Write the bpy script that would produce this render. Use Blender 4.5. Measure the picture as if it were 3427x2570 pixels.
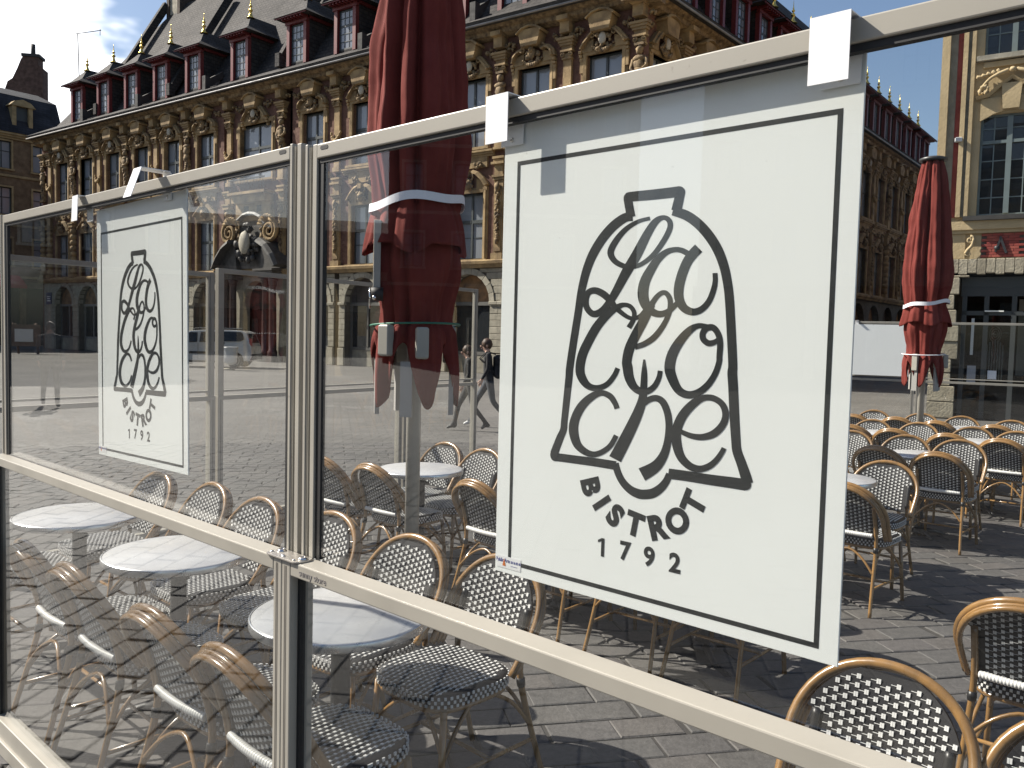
import bpy, math, random
from mathutils import Vector, Matrix, noise
random.seed(7)
S = bpy.context.scene
for o in list(bpy.data.objects): bpy.data.objects.remove(o)
COL = S.collection
R = math.radians
sin, cos, pi = math.sin, math.cos, math.pi

# ------------------------------------------------------------------ camera
EYE = 1.67
PITCH, ROLL, FPX, PW, PH = R(3.25), R(1.4), 2810.0, 3427.0, 2570.0
_fw = Vector((0, cos(PITCH), -sin(PITCH)))
_up0 = Vector((0, sin(PITCH), cos(PITCH)))
_rt = Vector((1, 0, 0)) * cos(ROLL) + _up0 * sin(ROLL)
_up = -Vector((1, 0, 0)) * sin(ROLL) + _up0 * cos(ROLL)
cd = bpy.data.cameras.new('camera'); cam = bpy.data.objects.new('camera', cd); COL.objects.link(cam)
m3 = Matrix((_rt, _up, -_fw)).transposed()
cam.matrix_world = Matrix.Translation((0, 0, EYE)) @ m3.to_4x4()
cd.sensor_width = 36; cd.lens = FPX / PW * 36; cd.clip_start = .05; cd.clip_end = 2000
S.camera = cam
S.render.resolution_x = 1024; S.render.resolution_y = 768

# ------------------------------------------------------------------ sky and sun
SUN_AZ, SUN_EL = R(-74), R(41)          # azimuth measured from +Y towards +X
w = bpy.data.worlds.new('World'); S.world = w; w.use_nodes = True
nt = w.node_tree; nt.nodes.clear()
def N(nt, t, **k):
    n = nt.nodes.new(t)
    for a, b in k.items():
        if a == 'inp':
            for i, v in b.items(): n.inputs[i].default_value = v
        else: setattr(n, a, b)
    return n
def K(nt, a, b): nt.links.new(a, b)
sky = N(nt, 'ShaderNodeTexSky', sky_type='NISHITA', sun_disc=False, sun_elevation=SUN_EL, sun_rotation=SUN_AZ % (2*pi),
        altitude=50, air_density=1.0, dust_density=1.4, ozone_density=1.5)
bg = N(nt, 'ShaderNodeBackground', inp={'Strength': .070})
geo = N(nt, 'ShaderNodeTexCoord')
mp = N(nt, 'ShaderNodeMapping', inp={'Scale': (1.6, 1.6, 3.6), 'Location': (.35, .2, .1)})
K(nt, geo.outputs['Generated'], mp.inputs['Vector'])
nz = N(nt, 'ShaderNodeTexNoise', inp={'Scale': 1.7, 'Detail': 5, 'Roughness': .55})
K(nt, mp.outputs[0], nz.inputs['Vector'])
# a bank of cumulus lying to the left of the view, thinning out elsewhere
dt = N(nt, 'ShaderNodeVectorMath', operation='DOT_PRODUCT'); dt.inputs[1].default_value = Vector((-.616, .787, -.02)).normalized()
K(nt, geo.outputs['Generated'], dt.inputs[0])
mr = N(nt, 'ShaderNodeMapRange', inp={1: .84, 2: .985, 3: -.13, 4: .24}); K(nt, dt.outputs['Value'], mr.inputs[0])
ad = N(nt, 'ShaderNodeMath', operation='ADD'); K(nt, nz.outputs['Fac'], ad.inputs[0]); K(nt, mr.outputs[0], ad.inputs[1])
cr = N(nt, 'ShaderNodeMapRange', inp={1: .53, 2: .60, 3: 0, 4: 1}); cr.interpolation_type = 'SMOOTHSTEP'; K(nt, ad.outputs[0], cr.inputs[0])
mx = N(nt, 'ShaderNodeMix', data_type='RGBA'); mx.inputs[7].default_value = (13.0, 13.2, 13.6, 1)
K(nt, cr.outputs[0], mx.inputs[0]); K(nt, sky.outputs[0], mx.inputs[6]); K(nt, mx.outputs[2], bg.inputs[0])
w.cycles.sampling_method = 'MANUAL'; w.cycles.sample_map_resolution = 512
wo = N(nt, 'ShaderNodeOutputWorld'); K(nt, bg.outputs[0], wo.inputs[0])
sd = bpy.data.lights.new('sun', 'SUN'); sd.energy = 5.0; sd.angle = R(.53); sd.color = (1, .94, .84)
sun = bpy.data.objects.new('sun', sd); COL.objects.link(sun)
sdir = Vector((sin(SUN_AZ)*cos(SUN_EL), cos(SUN_AZ)*cos(SUN_EL), sin(SUN_EL)))
sun.rotation_euler = sdir.to_track_quat('Z', 'Y').to_euler(); sun.location = (-20, 0, 30)
S.view_settings.view_transform = 'Standard'; S.view_settings.look = 'None'
S.view_settings.exposure = .98; S.view_settings.gamma = 1
S.render.engine = 'CYCLES'
S.cycles.max_bounces = 8; S.cycles.transparent_max_bounces = 20; S.cycles.glossy_bounces = 3; S.cycles.diffuse_bounces = 2

# ------------------------------------------------------------------ survey helpers
def ray(x, y): return _fw + _rt * ((x - PW/2) / FPX) - _up * ((y - PH/2) / FPX)
C0 = Vector((0, 0, EYE))
def atY(x, y, Y):
    d = ray(x, y); return C0 + d * (Y / d.y)
def atZ(x, y, z=0.):
    d = ray(x, y); return C0 + d * ((z - EYE) / d.z)
PA = R(47.5)                                    # direction of the front windscreen
TV = Vector((-sin(PA), cos(PA), 0)); MV = Vector((cos(PA), sin(PA), 0))
PANG = math.atan2(-TV.y, -TV.x)                 # local x = -TV, local y = MV
def TM(t, m, z=0.): return TV * t + MV * m + Vector((0, 0, z))
def on_m(x, y, m):                              # point of the plane m = const seen at a photo pixel -> (t, z)
    d = ray(x, y); k = m / d.dot(MV); p = C0 + d * k
    return p.dot(TV), p.z

# ------------------------------------------------------------------ materials
MATS = {}
def mat(name, col, rough=.6, metal=0, noise_s=0, noise_a=0, bump=0, bump_s=40, spec=.5, coat=0, col2=None, coords='Object', rnd=0, detail=3, streak=None, transl=0, specks=None):
    if name in MATS: return MATS[name]
    m = bpy.data.materials.new(name); m.use_nodes = True; t = m.node_tree; t.nodes.clear()
    o = N(t, 'ShaderNodeOutputMaterial'); b = N(t, 'ShaderNodeBsdfPrincipled')
    b.inputs['Base Color'].default_value = (*col, 1); b.inputs['Roughness'].default_value = rough
    b.inputs['Metallic'].default_value = metal; b.inputs['Specular IOR Level'].default_value = spec; b.inputs['Coat Weight'].default_value = coat
    b.inputs['Coat Roughness'].default_value = .08
    K(t, b.outputs[0], o.inputs[0]); tc = N(t, 'ShaderNodeTexCoord')
    csock = None
    if noise_a or col2:
        n = N(t, 'ShaderNodeTexNoise', inp={'Scale': noise_s, 'Detail': detail, 'Roughness': .6})
        if streak:
            q = N(t, 'ShaderNodeMapping', inp={'Scale': streak}); K(t, tc.outputs[coords], q.inputs[0]); K(t, q.outputs[0], n.inputs['Vector'])
        else: K(t, tc.outputs[coords], n.inputs['Vector'])
        c2 = col2 if col2 else tuple(c * (1 - noise_a) for c in col)
        mrn = N(t, 'ShaderNodeMapRange', inp={1: .35, 2: .68, 3: 0, 4: 1}); K(t, n.outputs['Fac'], mrn.inputs[0])
        x = N(t, 'ShaderNodeMix', data_type='RGBA'); x.inputs[6].default_value = (*col, 1); x.inputs[7].default_value = (*c2, 1)
        K(t, mrn.outputs[0], x.inputs[0]); csock = x.outputs[2]
        rr = N(t, 'ShaderNodeMapRange', inp={1: .3, 2: .7, 3: max(0, rough - .08), 4: min(1, rough + .1)}); K(t, n.outputs['Fac'], rr.inputs[0]); K(t, rr.outputs[0], b.inputs['Roughness'])
    if rnd:
        oi = N(t, 'ShaderNodeObjectInfo'); hv = N(t, 'ShaderNodeHueSaturation')
        rm = N(t, 'ShaderNodeMapRange', inp={1: 0, 2: 1, 3: 1 - rnd, 4: 1 + rnd}); K(t, oi.outputs['Random'], rm.inputs[0]); K(t, rm.outputs[0], hv.inputs['Value'])
        if csock: K(t, csock, hv.inputs['Color'])
        else: hv.inputs['Color'].default_value = (*col, 1)
        csock = hv.outputs[0]
    if specks:                                            # small scuffs and dirt spots
        sc, thr, cdk = specks
        n5 = N(t, 'ShaderNodeTexNoise', inp={'Scale': sc, 'Detail': 2, 'Roughness': .7}); K(t, tc.outputs[coords], n5.inputs['Vector'])
        r5 = N(t, 'ShaderNodeMapRange', inp={1: thr, 2: thr + .05, 3: 0, 4: .55}); K(t, n5.outputs['Fac'], r5.inputs[0])
        x5 = N(t, 'ShaderNodeMix', data_type='RGBA'); x5.inputs[7].default_value = (*cdk, 1); K(t, r5.outputs[0], x5.inputs[0])
        if csock: K(t, csock, x5.inputs[6])
        else: x5.inputs[6].default_value = (*col, 1)
        csock = x5.outputs[2]
    if csock: K(t, csock, b.inputs['Base Color'])
    if bump:
        n2 = N(t, 'ShaderNodeTexNoise', inp={'Scale': bump_s, 'Detail': 1}); K(t, tc.outputs[coords], n2.inputs['Vector'])
        bp = N(t, 'ShaderNodeBump', inp={'Strength': bump, 'Distance': .02}); K(t, n2.outputs['Fac'], bp.inputs['Height']); K(t, bp.outputs[0], b.inputs['Normal'])
    if transl:
        tr = N(t, 'ShaderNodeBsdfTranslucent'); tr.inputs[0].default_value = (*col, 1)
        ms = N(t, 'ShaderNodeMixShader', inp={0: transl}); K(t, b.outputs[0], ms.inputs[1]); K(t, tr.outputs[0], ms.inputs[2]); K(t, ms.outputs[0], o.inputs[0])
    MATS[name] = m; return m
def glass_mat(name, tint=(1, 1, 1), ior=1.5, dirt=.0, body=None, body_w=0):
    if name in MATS: return MATS[name]
    m = bpy.data.materials.new(name); m.use_nodes = True; t = m.node_tree; t.nodes.clear()
    o = N(t, 'ShaderNodeOutputMaterial'); tr = N(t, 'ShaderNodeBsdfTransparent'); tr.inputs[0].default_value = (*tint, 1)
    gl = N(t, 'ShaderNodeBsdfGlossy', inp={'Roughness': .0}); fr = N(t, 'ShaderNodeFresnel', inp={0: ior})
    gm = N(t, 'ShaderNodeNewGeometry'); im = N(t, 'ShaderNodeMapRange', inp={1: 0, 2: 1, 3: ior, 4: 1/ior}); K(t, gm.outputs['Backfacing'], im.inputs[0]); K(t, im.outputs[0], fr.inputs[0])
    x = N(t, 'ShaderNodeMixShader'); K(t, fr.outputs[0], x.inputs[0]); K(t, tr.outputs[0], x.inputs[1]); K(t, gl.outputs[0], x.inputs[2])
    last = x.outputs[0]
    if dirt:
        df = N(t, 'ShaderNodeBsdfDiffuse'); df.inputs[0].default_value = (.55, .53, .5, 1)
        n2 = N(t, 'ShaderNodeTexNoise', inp={'Scale': 9, 'Detail': 8, 'Roughness': .7}); K(t, tc.outputs['Object'], n2.inputs['Vector'])
        r2 = N(t, 'ShaderNodeMapRange', inp={1: .35, 2: .75, 3: dirt*.4, 4: dirt}); K(t, n2.outputs['Fac'], r2.inputs[0])
        x2 = N(t, 'ShaderNodeMixShader'); K(t, r2.outputs[0], x2.inputs[0]); K(t, last, x2.inputs[1]); K(t, df.outputs[0], x2.inputs[2]); last = x2.outputs[0]
    if body:
        df = N(t, 'ShaderNodeBsdfDiffuse'); df.inputs[0].default_value = (*body, 1)
        x3 = N(t, 'ShaderNodeMixShader', inp={0: body_w}); K(t, tr.outputs[0], x3.inputs[1]); K(t, df.outputs[0], x3.inputs[2]); K(t, x3.outputs[0], x.inputs[1])
    K(t, last, o.inputs[0]); MATS[name] = m; return m

M_CREAM = mat('cream_aluminium', (.345, .323, .278), .42, noise_s=3, noise_a=.20, specks=(38, .70, (.16, .145, .12)))
M_CREAMD = mat('grey_channel', (.13, .115, .10), .5, noise_s=9, noise_a=.2)
M_BLACK = mat('black_rubber', (.012, .012, .013), .6)
M_GLASS = glass_mat('screen_glass', (.97, .975, .97), 1.46, dirt=0)
M_SIGN = mat('white_sign_board', (.86, .88, .86), .38, noise_s=5, noise_a=.03, specks=(45, .735, (.5, .5, .47)))
M_SIGNE = mat('sign_edge', (.16, .16, .16), .5)
M_PRINT = mat('black_print', (.022, .025, .026), .45, noise_s=60, noise_a=.2)
M_CLIP = mat('white_clip', (.86, .86, .87), .3, noise_s=25, noise_a=.06)
M_STEEL = mat('brushed_steel', (.50, .47, .43), .35, metal=.8, noise_s=30, noise_a=.15)
M_CHROME = mat('screw_steel', (.75, .73, .70), .15, metal=1)
M_CANE = mat('rattan_cane', (.255, .142, .050), .24, noise_s=22, noise_a=.35, coat=.5, streak=(1, 1, .25), rnd=.14)
M_WOVB = mat('black_weave', (.010, .010, .012), .55, spec=.3)
M_WOVW = mat('white_strand', (.60, .60, .585), .38)
M_BIND = mat('black_binding', (.012, .012, .013), .4)
M_MARB = mat('marble', (.50, .50, .495), .3, noise_s=5, col2=(.37, .375, .39), detail=5)
M_IRON = mat('cast_iron', (.035, .036, .04), .5, noise_s=30, noise_a=.3)
M_RED = mat('umbrella_cloth', (.205, .041, .033), .85, noise_s=6, noise_a=.22, bump=.25, bump_s=500, spec=.2, transl=.12)
M_STRAP = mat('white_strap', (.80, .80, .84), .6)
M_CORD = mat('green_cord', (.03, .16, .10), .5)
M_POLE = mat('cream_pole', (.40, .38, .33), .4, noise_s=10, noise_a=.1)

# ------------------------------------------------------------------ mesh builder
class MB:
    def __init__(s): s.v = []; s.f = []; s.mi = []; s.sm = []
    def add(s, vs, fs, mi=0, sm=False):
        b = len(s.v); s.v += [tuple(p) for p in vs]
        for q in fs: s.f.append([b + i for i in q]); s.mi.append(mi); s.sm.append(sm)
        return s
    def box(s, x0, x1, y0, y1, z0, z1, mi=0):
        v = [(x0,y0,z0),(x1,y0,z0),(x1,y1,z0),(x0,y1,z0),(x0,y0,z1),(x1,y0,z1),(x1,y1,z1),(x0,y1,z1)]
        return s.add(v, [(3,2,1,0),(4,5,6,7),(0,1,5,4),(1,2,6,5),(2,3,7,6),(3,0,4,7)], mi)
    def cbox(s, c, h, mi=0, rot=None, ch=0):
        if ch:                                              # chamfered block
            a, b, d = h; v = []
            for sz in (-1, 1):
                for (ax, ay) in ((a-ch, b), (a, b-ch)):
                    pass
            ring = lambda z, e: [(-a+e, -b+e, z), (a-e, -b+e, z), (a-e, b-e, z), (-a+e, b-e, z)]
            vs = ring(-d, ch) + ring(-d+ch, 0) + ring(d-ch, 0) + ring(d, ch)
            fs = [(3,2,1,0), (12,13,14,15)]
            for k in range(3):
                for i in range(4): fs.append((k*4+i, k*4+(i+1)%4, k*4+4+(i+1)%4, k*4+4+i))
        else:
            a, b, d = h
            vs = [(-a,-b,-d),(a,-b,-d),(a,b,-d),(-a,b,-d),(-a,-b,d),(a,-b,d),(a,b,d),(-a,b,d)]
            fs = [(3,2,1,0),(4,5,6,7),(0,1,5,4),(1,2,6,5),(2,3,7,6),(3,0,4,7)]
        if rot is not None: vs = [rot @ Vector(p) for p in vs]
        return s.add([(p[0]+c[0], p[1]+c[1], p[2]+c[2]) for p in vs], fs, mi)
    def tube(s, pts, r, n=8, mi=0, caps=True, closed=False):
        pts = [Vector(p) for p in pts]; L = len(pts)
        rs = r if isinstance(r, (list, tuple)) else [r]*L
        up = None; rings = []
        for i in range(L):
            a = pts[(i-1) % L] if (i > 0 or closed) else pts[0]; b = pts[(i+1) % L] if (i < L-1 or closed) else pts[-1]
            d = (b - a); d = d.normalized() if d.length > 1e-9 else Vector((0, 0, 1))
            if up is None:
                up = Vector((0, 0, 1)) if abs(d.z) < .9 else Vector((1, 0, 0))
            u = (up - d * up.dot(d)); u = u.normalized() if u.length > 1e-6 else d.orthogonal().normalized()
            up = u; v = d.cross(u)
            rings.append([pts[i] + (u * cos(2*pi*k/n) + v * sin(2*pi*k/n)) * rs[i] for k in range(n)])
        vs = [p for q in rings for p in q]; fs = []
        for i in range(L if closed else L-1):
            j = (i+1) % L
            for k in range(n): fs.append((i*n+k, i*n+(k+1) % n, j*n+(k+1) % n, j*n+k))
        s.add(vs, fs, mi, True)
        if caps and not closed:
            b = len(s.v) - L*n
            s.f.append([b + k for k in range(n)][::-1]); s.mi.append(mi); s.sm.append(False)
            s.f.append([b + (L-1)*n + k for k in range(n)]); s.mi.append(mi); s.sm.append(False)
        return s
    def lathe(s, prof, n=24, c=(0, 0, 0), mi=0, sm=True, caps=True):
        vs = []; fs = []
        for (r, z) in prof:
            for k in range(n): vs.append((c[0] + r*cos(2*pi*k/n), c[1] + r*sin(2*pi*k/n), c[2] + z))
        L = len(prof)
        for i in range(L-1):
            for k in range(n): fs.append((i*n+k, i*n+(k+1) % n, (i+1)*n+(k+1) % n, (i+1)*n+k))
        s.add(vs, fs, mi, sm)
        if caps:
            b = len(s.v) - L*n
            s.f.append([b+k for k in range(n)][::-1]); s.mi.append(mi); s.sm.append(False)
            s.f.append([b+(L-1)*n+k for k in range(n)]); s.mi.append(mi); s.sm.append(False)
        return s
    def prism(s, poly, y0, y1, mi=0, sm=False):             # polygon in x,z extruded along y
        n = len(poly); vs = [(x, y0, z) for x, z in poly] + [(x, y1, z) for x, z in poly]
        fs = [tuple(range(n)), tuple(range(2*n-1, n-1, -1))]
        s.add(vs, fs, mi); b = len(s.v) - 2*n
        for i in range(n):
            j = (i+1) % n; s.f.append([b+j, b+i, b+n+i, b+n+j]); s.mi.append(mi); s.sm.append(sm)
        return s
    def sweep(s, path, prof, mi=0, closed=False, sm=False):
        # path: list of (x,z) in the wall plane; prof: list of (offset outward from path normal, y) swept along it
        L = len(path); n = len(prof); rings = []
        for i in range(L):
            a = Vector(path[(i-1) % L] if (i > 0 or closed) else path[0]); b = Vector(path[(i+1) % L] if (i < L-1 or closed) else path[-1]); p = Vector(path[i])
            if closed or 0 < i < L-1:
                d1 = (p-a).normalized(); d2 = (b-p).normalized(); d = (d1+d2).normalized(); nn = Vector((-d.y, d.x)); sc = 1/max(.3, nn.dot(Vector((-d1.y, d1.x))))
            else:
                d = (b-a).normalized(); nn = Vector((-d.y, d.x)); sc = 1
            rings.append([(p.x + nn.x*o*sc, y, p.y + nn.y*o*sc) for o, y in prof])
        vs = [q for r_ in rings for q in r_]; fs = []
        for i in range(L if closed else L-1):
            j = (i+1) % L
            for k in range(n): fs.append((i*n+k, i*n+(k+1) % n, j*n+(k+1) % n, j*n+k))
        if not closed: fs += [tuple(range(n))[::-1], tuple((L-1)*n+k for k in range(n))]
        return s.add(vs, fs, mi, sm)
    def ball(s, c, r, n=8, m=6, mi=0, bump=0, seed=0):
        if not isinstance(r, (tuple, list)): r = (r, r, r)
        vs = []; fs = []
        for j in range(m+1):
            ph = pi*j/m
            for k in range(n):
                d = Vector((sin(ph)*cos(2*pi*k/n), sin(ph)*sin(2*pi*k/n), cos(ph)))
                q = 1 + (bump * noise.noise(d*2.3 + Vector((seed*3.1, seed, 0))) if bump else 0)
                vs.append((c[0]+d.x*r[0]*q, c[1]+d.y*r[1]*q, c[2]+d.z*r[2]*q))
        for j in range(m):
            for k in range(n): fs.append((j*n+k, (j+1)*n+k, (j+1)*n+(k+1) % n, j*n+(k+1) % n))
        return s.add(vs, fs, mi, True)
    def mesh(s, name, mats):
        me = bpy.data.meshes.new(name); me.from_pydata(s.v, [], s.f)
        for m in (mats if isinstance(mats, (list, tuple)) else [mats]): me.materials.append(m)
        me.polygons.foreach_set('material_index', s.mi); me.polygons.foreach_set('use_smooth', s.sm)
        me.validate(); me.update(); return me
def obj(name, me, parent=None, loc=(0, 0, 0), rz=0, mats=None, bevel=0):
    if isinstance(me, MB): me = me.mesh(name, mats)
    o = bpy.data.objects.new(name, me); COL.objects.link(o); o.location = loc; o.rotation_euler = (0, 0, rz) if not isinstance(rz, tuple) else rz
    if parent: o.parent = parent
    if bevel:
        b = o.modifiers.new('bevel', 'BEVEL'); b.width = bevel; b.segments = 2; b.limit_method = 'ANGLE'; b.angle_limit = R(40)
    return o
def tag(o, label, cat, group=None, kind=None):
    o['label'] = label; o['category'] = cat
    if group: o['group'] = group
    if kind: o['kind'] = kind
    return o
def thing(name, label, cat, loc=(0, 0, 0), rz=0, group=None):
    return tag(obj(name, None, None, loc, rz), label, cat, group)
def struct(name, mb, mats, **k):
    o = obj(name, mb, mats=mats, **k); o['kind'] = 'structure'; return o
def kids(): 
    d = {}
    for o in bpy.data.objects:
        if o.parent: d.setdefault(o.parent.name, []).append(o)
    return d
def dup(root, loc, rz, label=None, group=None, tree=None):
    r = root.copy(); COL.objects.link(r); r.location = loc; r.rotation_euler = (0, 0, rz)
    if label: r['label'] = label
    if group: r['group'] = group
    for ch in tree[root.name] if root.name in tree else []:
        c = ch.copy(); COL.objects.link(c); c.parent = r
        for g in tree.get(ch.name, []):
            e = g.copy(); COL.objects.link(e); e.parent = c
    return r
def cat_rom(p, k=6, closed=False):
    P = [Vector(q) for q in p]; out = []; L = len(P)
    for i in range(L if closed else L-1):
        a = P[(i-1) % L] if (closed or i > 0) else P[0]; b = P[i]; c = P[(i+1) % L]; d = P[(i+2) % L] if (closed or i < L-2) else P[-1]
        for j in range(k):
            t = j/k; out.append(.5*((2*b) + (c-a)*t + (2*a-5*b+4*c-d)*t*t + (3*b-a-3*c+d)*t**3))
    if not closed: out.append(P[-1])
    return out

# ------------------------------------------------------------------ ground and paving
def ground_mat():
    m = bpy.data.materials.new('plaza_paving'); m.use_nodes = True; t = m.node_tree; b = t.nodes['Principled BSDF']
    tc = N(t, 'ShaderNodeTexCoord'); mpn = N(t, 'ShaderNodeMapping', inp={'Rotation': (0, 0, R(-12))}); K(t, tc.outputs['Object'], mpn.inputs[0])
    br = N(t, 'ShaderNodeTexBrick', inp={'Scale': 1, 'Mortar Size': .008, 'Brick Width': .30, 'Row Height': .176, 'Color1': (.118, .111, .103, 1), 'Color2': (.094, .089, .084, 1), 'Mortar': (.065, .06, .055, 1)})
    K(t, mpn.outputs[0], br.inputs[0])
    n = N(t, 'ShaderNodeTexNoise', inp={'Scale': .35, 'Detail': 4, 'Roughness': .65}); K(t, tc.outputs['Object'], n.inputs[0])
    r = N(t, 'ShaderNodeMapRange', inp={1: .3, 2: .7, 3: .78, 4: 1.3}); K(t, n.outputs['Fac'], r.inputs[0])
    x = N(t, 'ShaderNodeVectorMath', operation='SCALE'); K(t, br.outputs['Color'], x.inputs[0]); K(t, r.outputs[0], x.inputs['Scale'])
    K(t, x.outputs[0], b.inputs['Base Color']); b.inputs['Roughness'].default_value = .75
    bp = N(t, 'ShaderNodeBump', inp={'Strength': .5, 'Distance': .01}); bp.invert = True; K(t, br.outputs['Fac'], bp.inputs['Height']); K(t, bp.outputs[0], b.inputs['Normal'])
    return m
def paver_mat():
    m = bpy.data.materials.new('paver_stone'); m.use_nodes = True; t = m.node_tree; b = t.nodes['Principled BSDF']
    at = N(t, 'ShaderNodeAttribute', attribute_name='tint'); tc = N(t, 'ShaderNodeNewGeometry')
    n = N(t, 'ShaderNodeTexNoise', inp={'Scale': 26, 'Detail': 3, 'Roughness': .7}); K(t, tc.outputs['Position'], n.inputs[0])
    n3 = N(t, 'ShaderNodeTexNoise', inp={'Scale': .8, 'Detail': 2, 'Roughness': .6}); K(t, tc.outputs['Position'], n3.inputs[0])
    r = N(t, 'ShaderNodeMapRange', inp={1: .3, 2: .7, 3: .8, 4: 1.2}); K(t, n.outputs['Fac'], r.inputs[0])
    r3 = N(t, 'ShaderNodeMapRange', inp={1: .3, 2: .7, 3: .85, 4: 1.18}); K(t, n3.outputs['Fac'], r3.inputs[0])
    mu = N(t, 'ShaderNodeMath', operation='MULTIPLY'); K(t, r.outputs[0], mu.inputs[0]); K(t, r3.outputs[0], mu.inputs[1])
    x = N(t, 'ShaderNodeVectorMath', operation='SCALE'); K(t, at.outputs['Color'], x.inputs[0]); K(t, mu.outputs[0], x.inputs['Scale'])
    K(t, x.outputs[0], b.inputs['Base Color']); b.inputs['Roughness'].default_value = .7
    n2 = N(t, 'ShaderNodeTexNoise', inp={'Scale': 60, 'Detail': 1}); K(t, tc.outputs['Position'], n2.inputs[0])
    bp = N(t, 'ShaderNodeBump', inp={'Strength': .35, 'Distance': .006}); K(t, n2.outputs['Fac'], bp.inputs['Height']); K(t, bp.outputs[0], b.inputs['Normal'])
    return m
gnd = struct('ground', MB().add([(-400, -400, -.012), (400, -400, -.012), (400, 400, -.012), (-400, 400, -.012)], [(0, 1, 2, 3)]), [ground_mat()])
M_PAV = paver_mat()
PCOL = [(.080, .0755, .071), (.076, .0725, .069), (.083, .0765, .072), (.072, .069, .0665), (.078, .0725, .070), (.074, .070, .068)]
PWD, PHT = .300, .176
def tint_mesh(me, cols):
    a = me.color_attributes.new('tint', 'FLOAT_COLOR', 'POINT'); a.data.foreach_set('color', [c for q in cols for c in (*q, 1)])
def pavers():
    rp = random.Random(3); ex = Vector((cos(R(12)), sin(R(12)), 0)); ey = Vector((-ex.y, ex.x, 0))
    cells = []
    for j in range(-76, 77):
        for i in range(-46, 47):
            p = ex*((i + .5*(j % 2) + rp.uniform(-.06, .06))*PWD) + ey*(j*PHT)
            tt, m = p.dot(TV), p.dot(MV); dd = p.length
            vis = dd < 13 and p.y > -7
            if vis: cells.append((p, m))
    def key(q):
        p, m = q
        return (p.length if m > 1.05 and p.y > 2.4 else p.length + 50)
    cells.sort(key=key)
    def verts(h, w, d):
        e = .006; z = h
        r0 = [(-w, -d), (w, -d), (w, d), (-w, d)]
        return [(x, y, -.04) for x, y in r0] + [(x, y, z-.004) for x, y in r0] + [(x*(1-e/w), y*(1-e/d), z) for x, y in r0]
    F = [(0,1,5,4),(1,2,6,5),(2,3,7,6),(3,0,4,7),(4,5,9,8),(5,6,10,9),(6,7,11,10),(7,4,8,11),(8,9,10,11)]
    shapes = []
    for k in range(6):
        b = MB(); v = verts(0, PWD/2-.005, PHT/2-.005)
        v = [(x, y, z + (x*rp.uniform(-.012, .012) if i > 3 else 0)) for i, (x, y, z) in enumerate(v)]
        b.add(v, F); me = b.mesh('paver', M_PAV); tint_mesh(me, [PCOL[k]]*12); shapes.append(me)
    big = MB(); cols = []
    for i, (p, m) in enumerate(cells):
        h = rp.uniform(-.004, .001); a = R(12) + rp.uniform(-.008, .008)
        if i < 300:
            obj('paver', rp.choice(shapes), gnd, (p.x, p.y, h), a)
        else:
            c = PCOL[rp.randrange(6)]; f = rp.uniform(.9, 1.1); c = tuple(q*f for q in c); tx = rp.uniform(-.012, .012)
            v = [(p.x + x*cos(a) - y*sin(a), p.y + x*sin(a) + y*cos(a), z + h + (x*tx if z > -.03 else 0)) for x, y, z in verts(0, PWD/2-.005, PHT/2-.005)]
            big.add(v, F); cols += [c]*12
    me = big.mesh('paving', M_PAV); tint_mesh(me, cols); o = obj('paving', me, gnd); o['kind'] = 'stuff'
pavers()
obj('joint_sand', MB().lathe([(12.85, -.0085), (.01, -.0084)], 64, caps=False), gnd, mats=[mat('joint_sand', (.040, .037, .034), .95, noise_s=3, noise_a=.3)])

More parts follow.
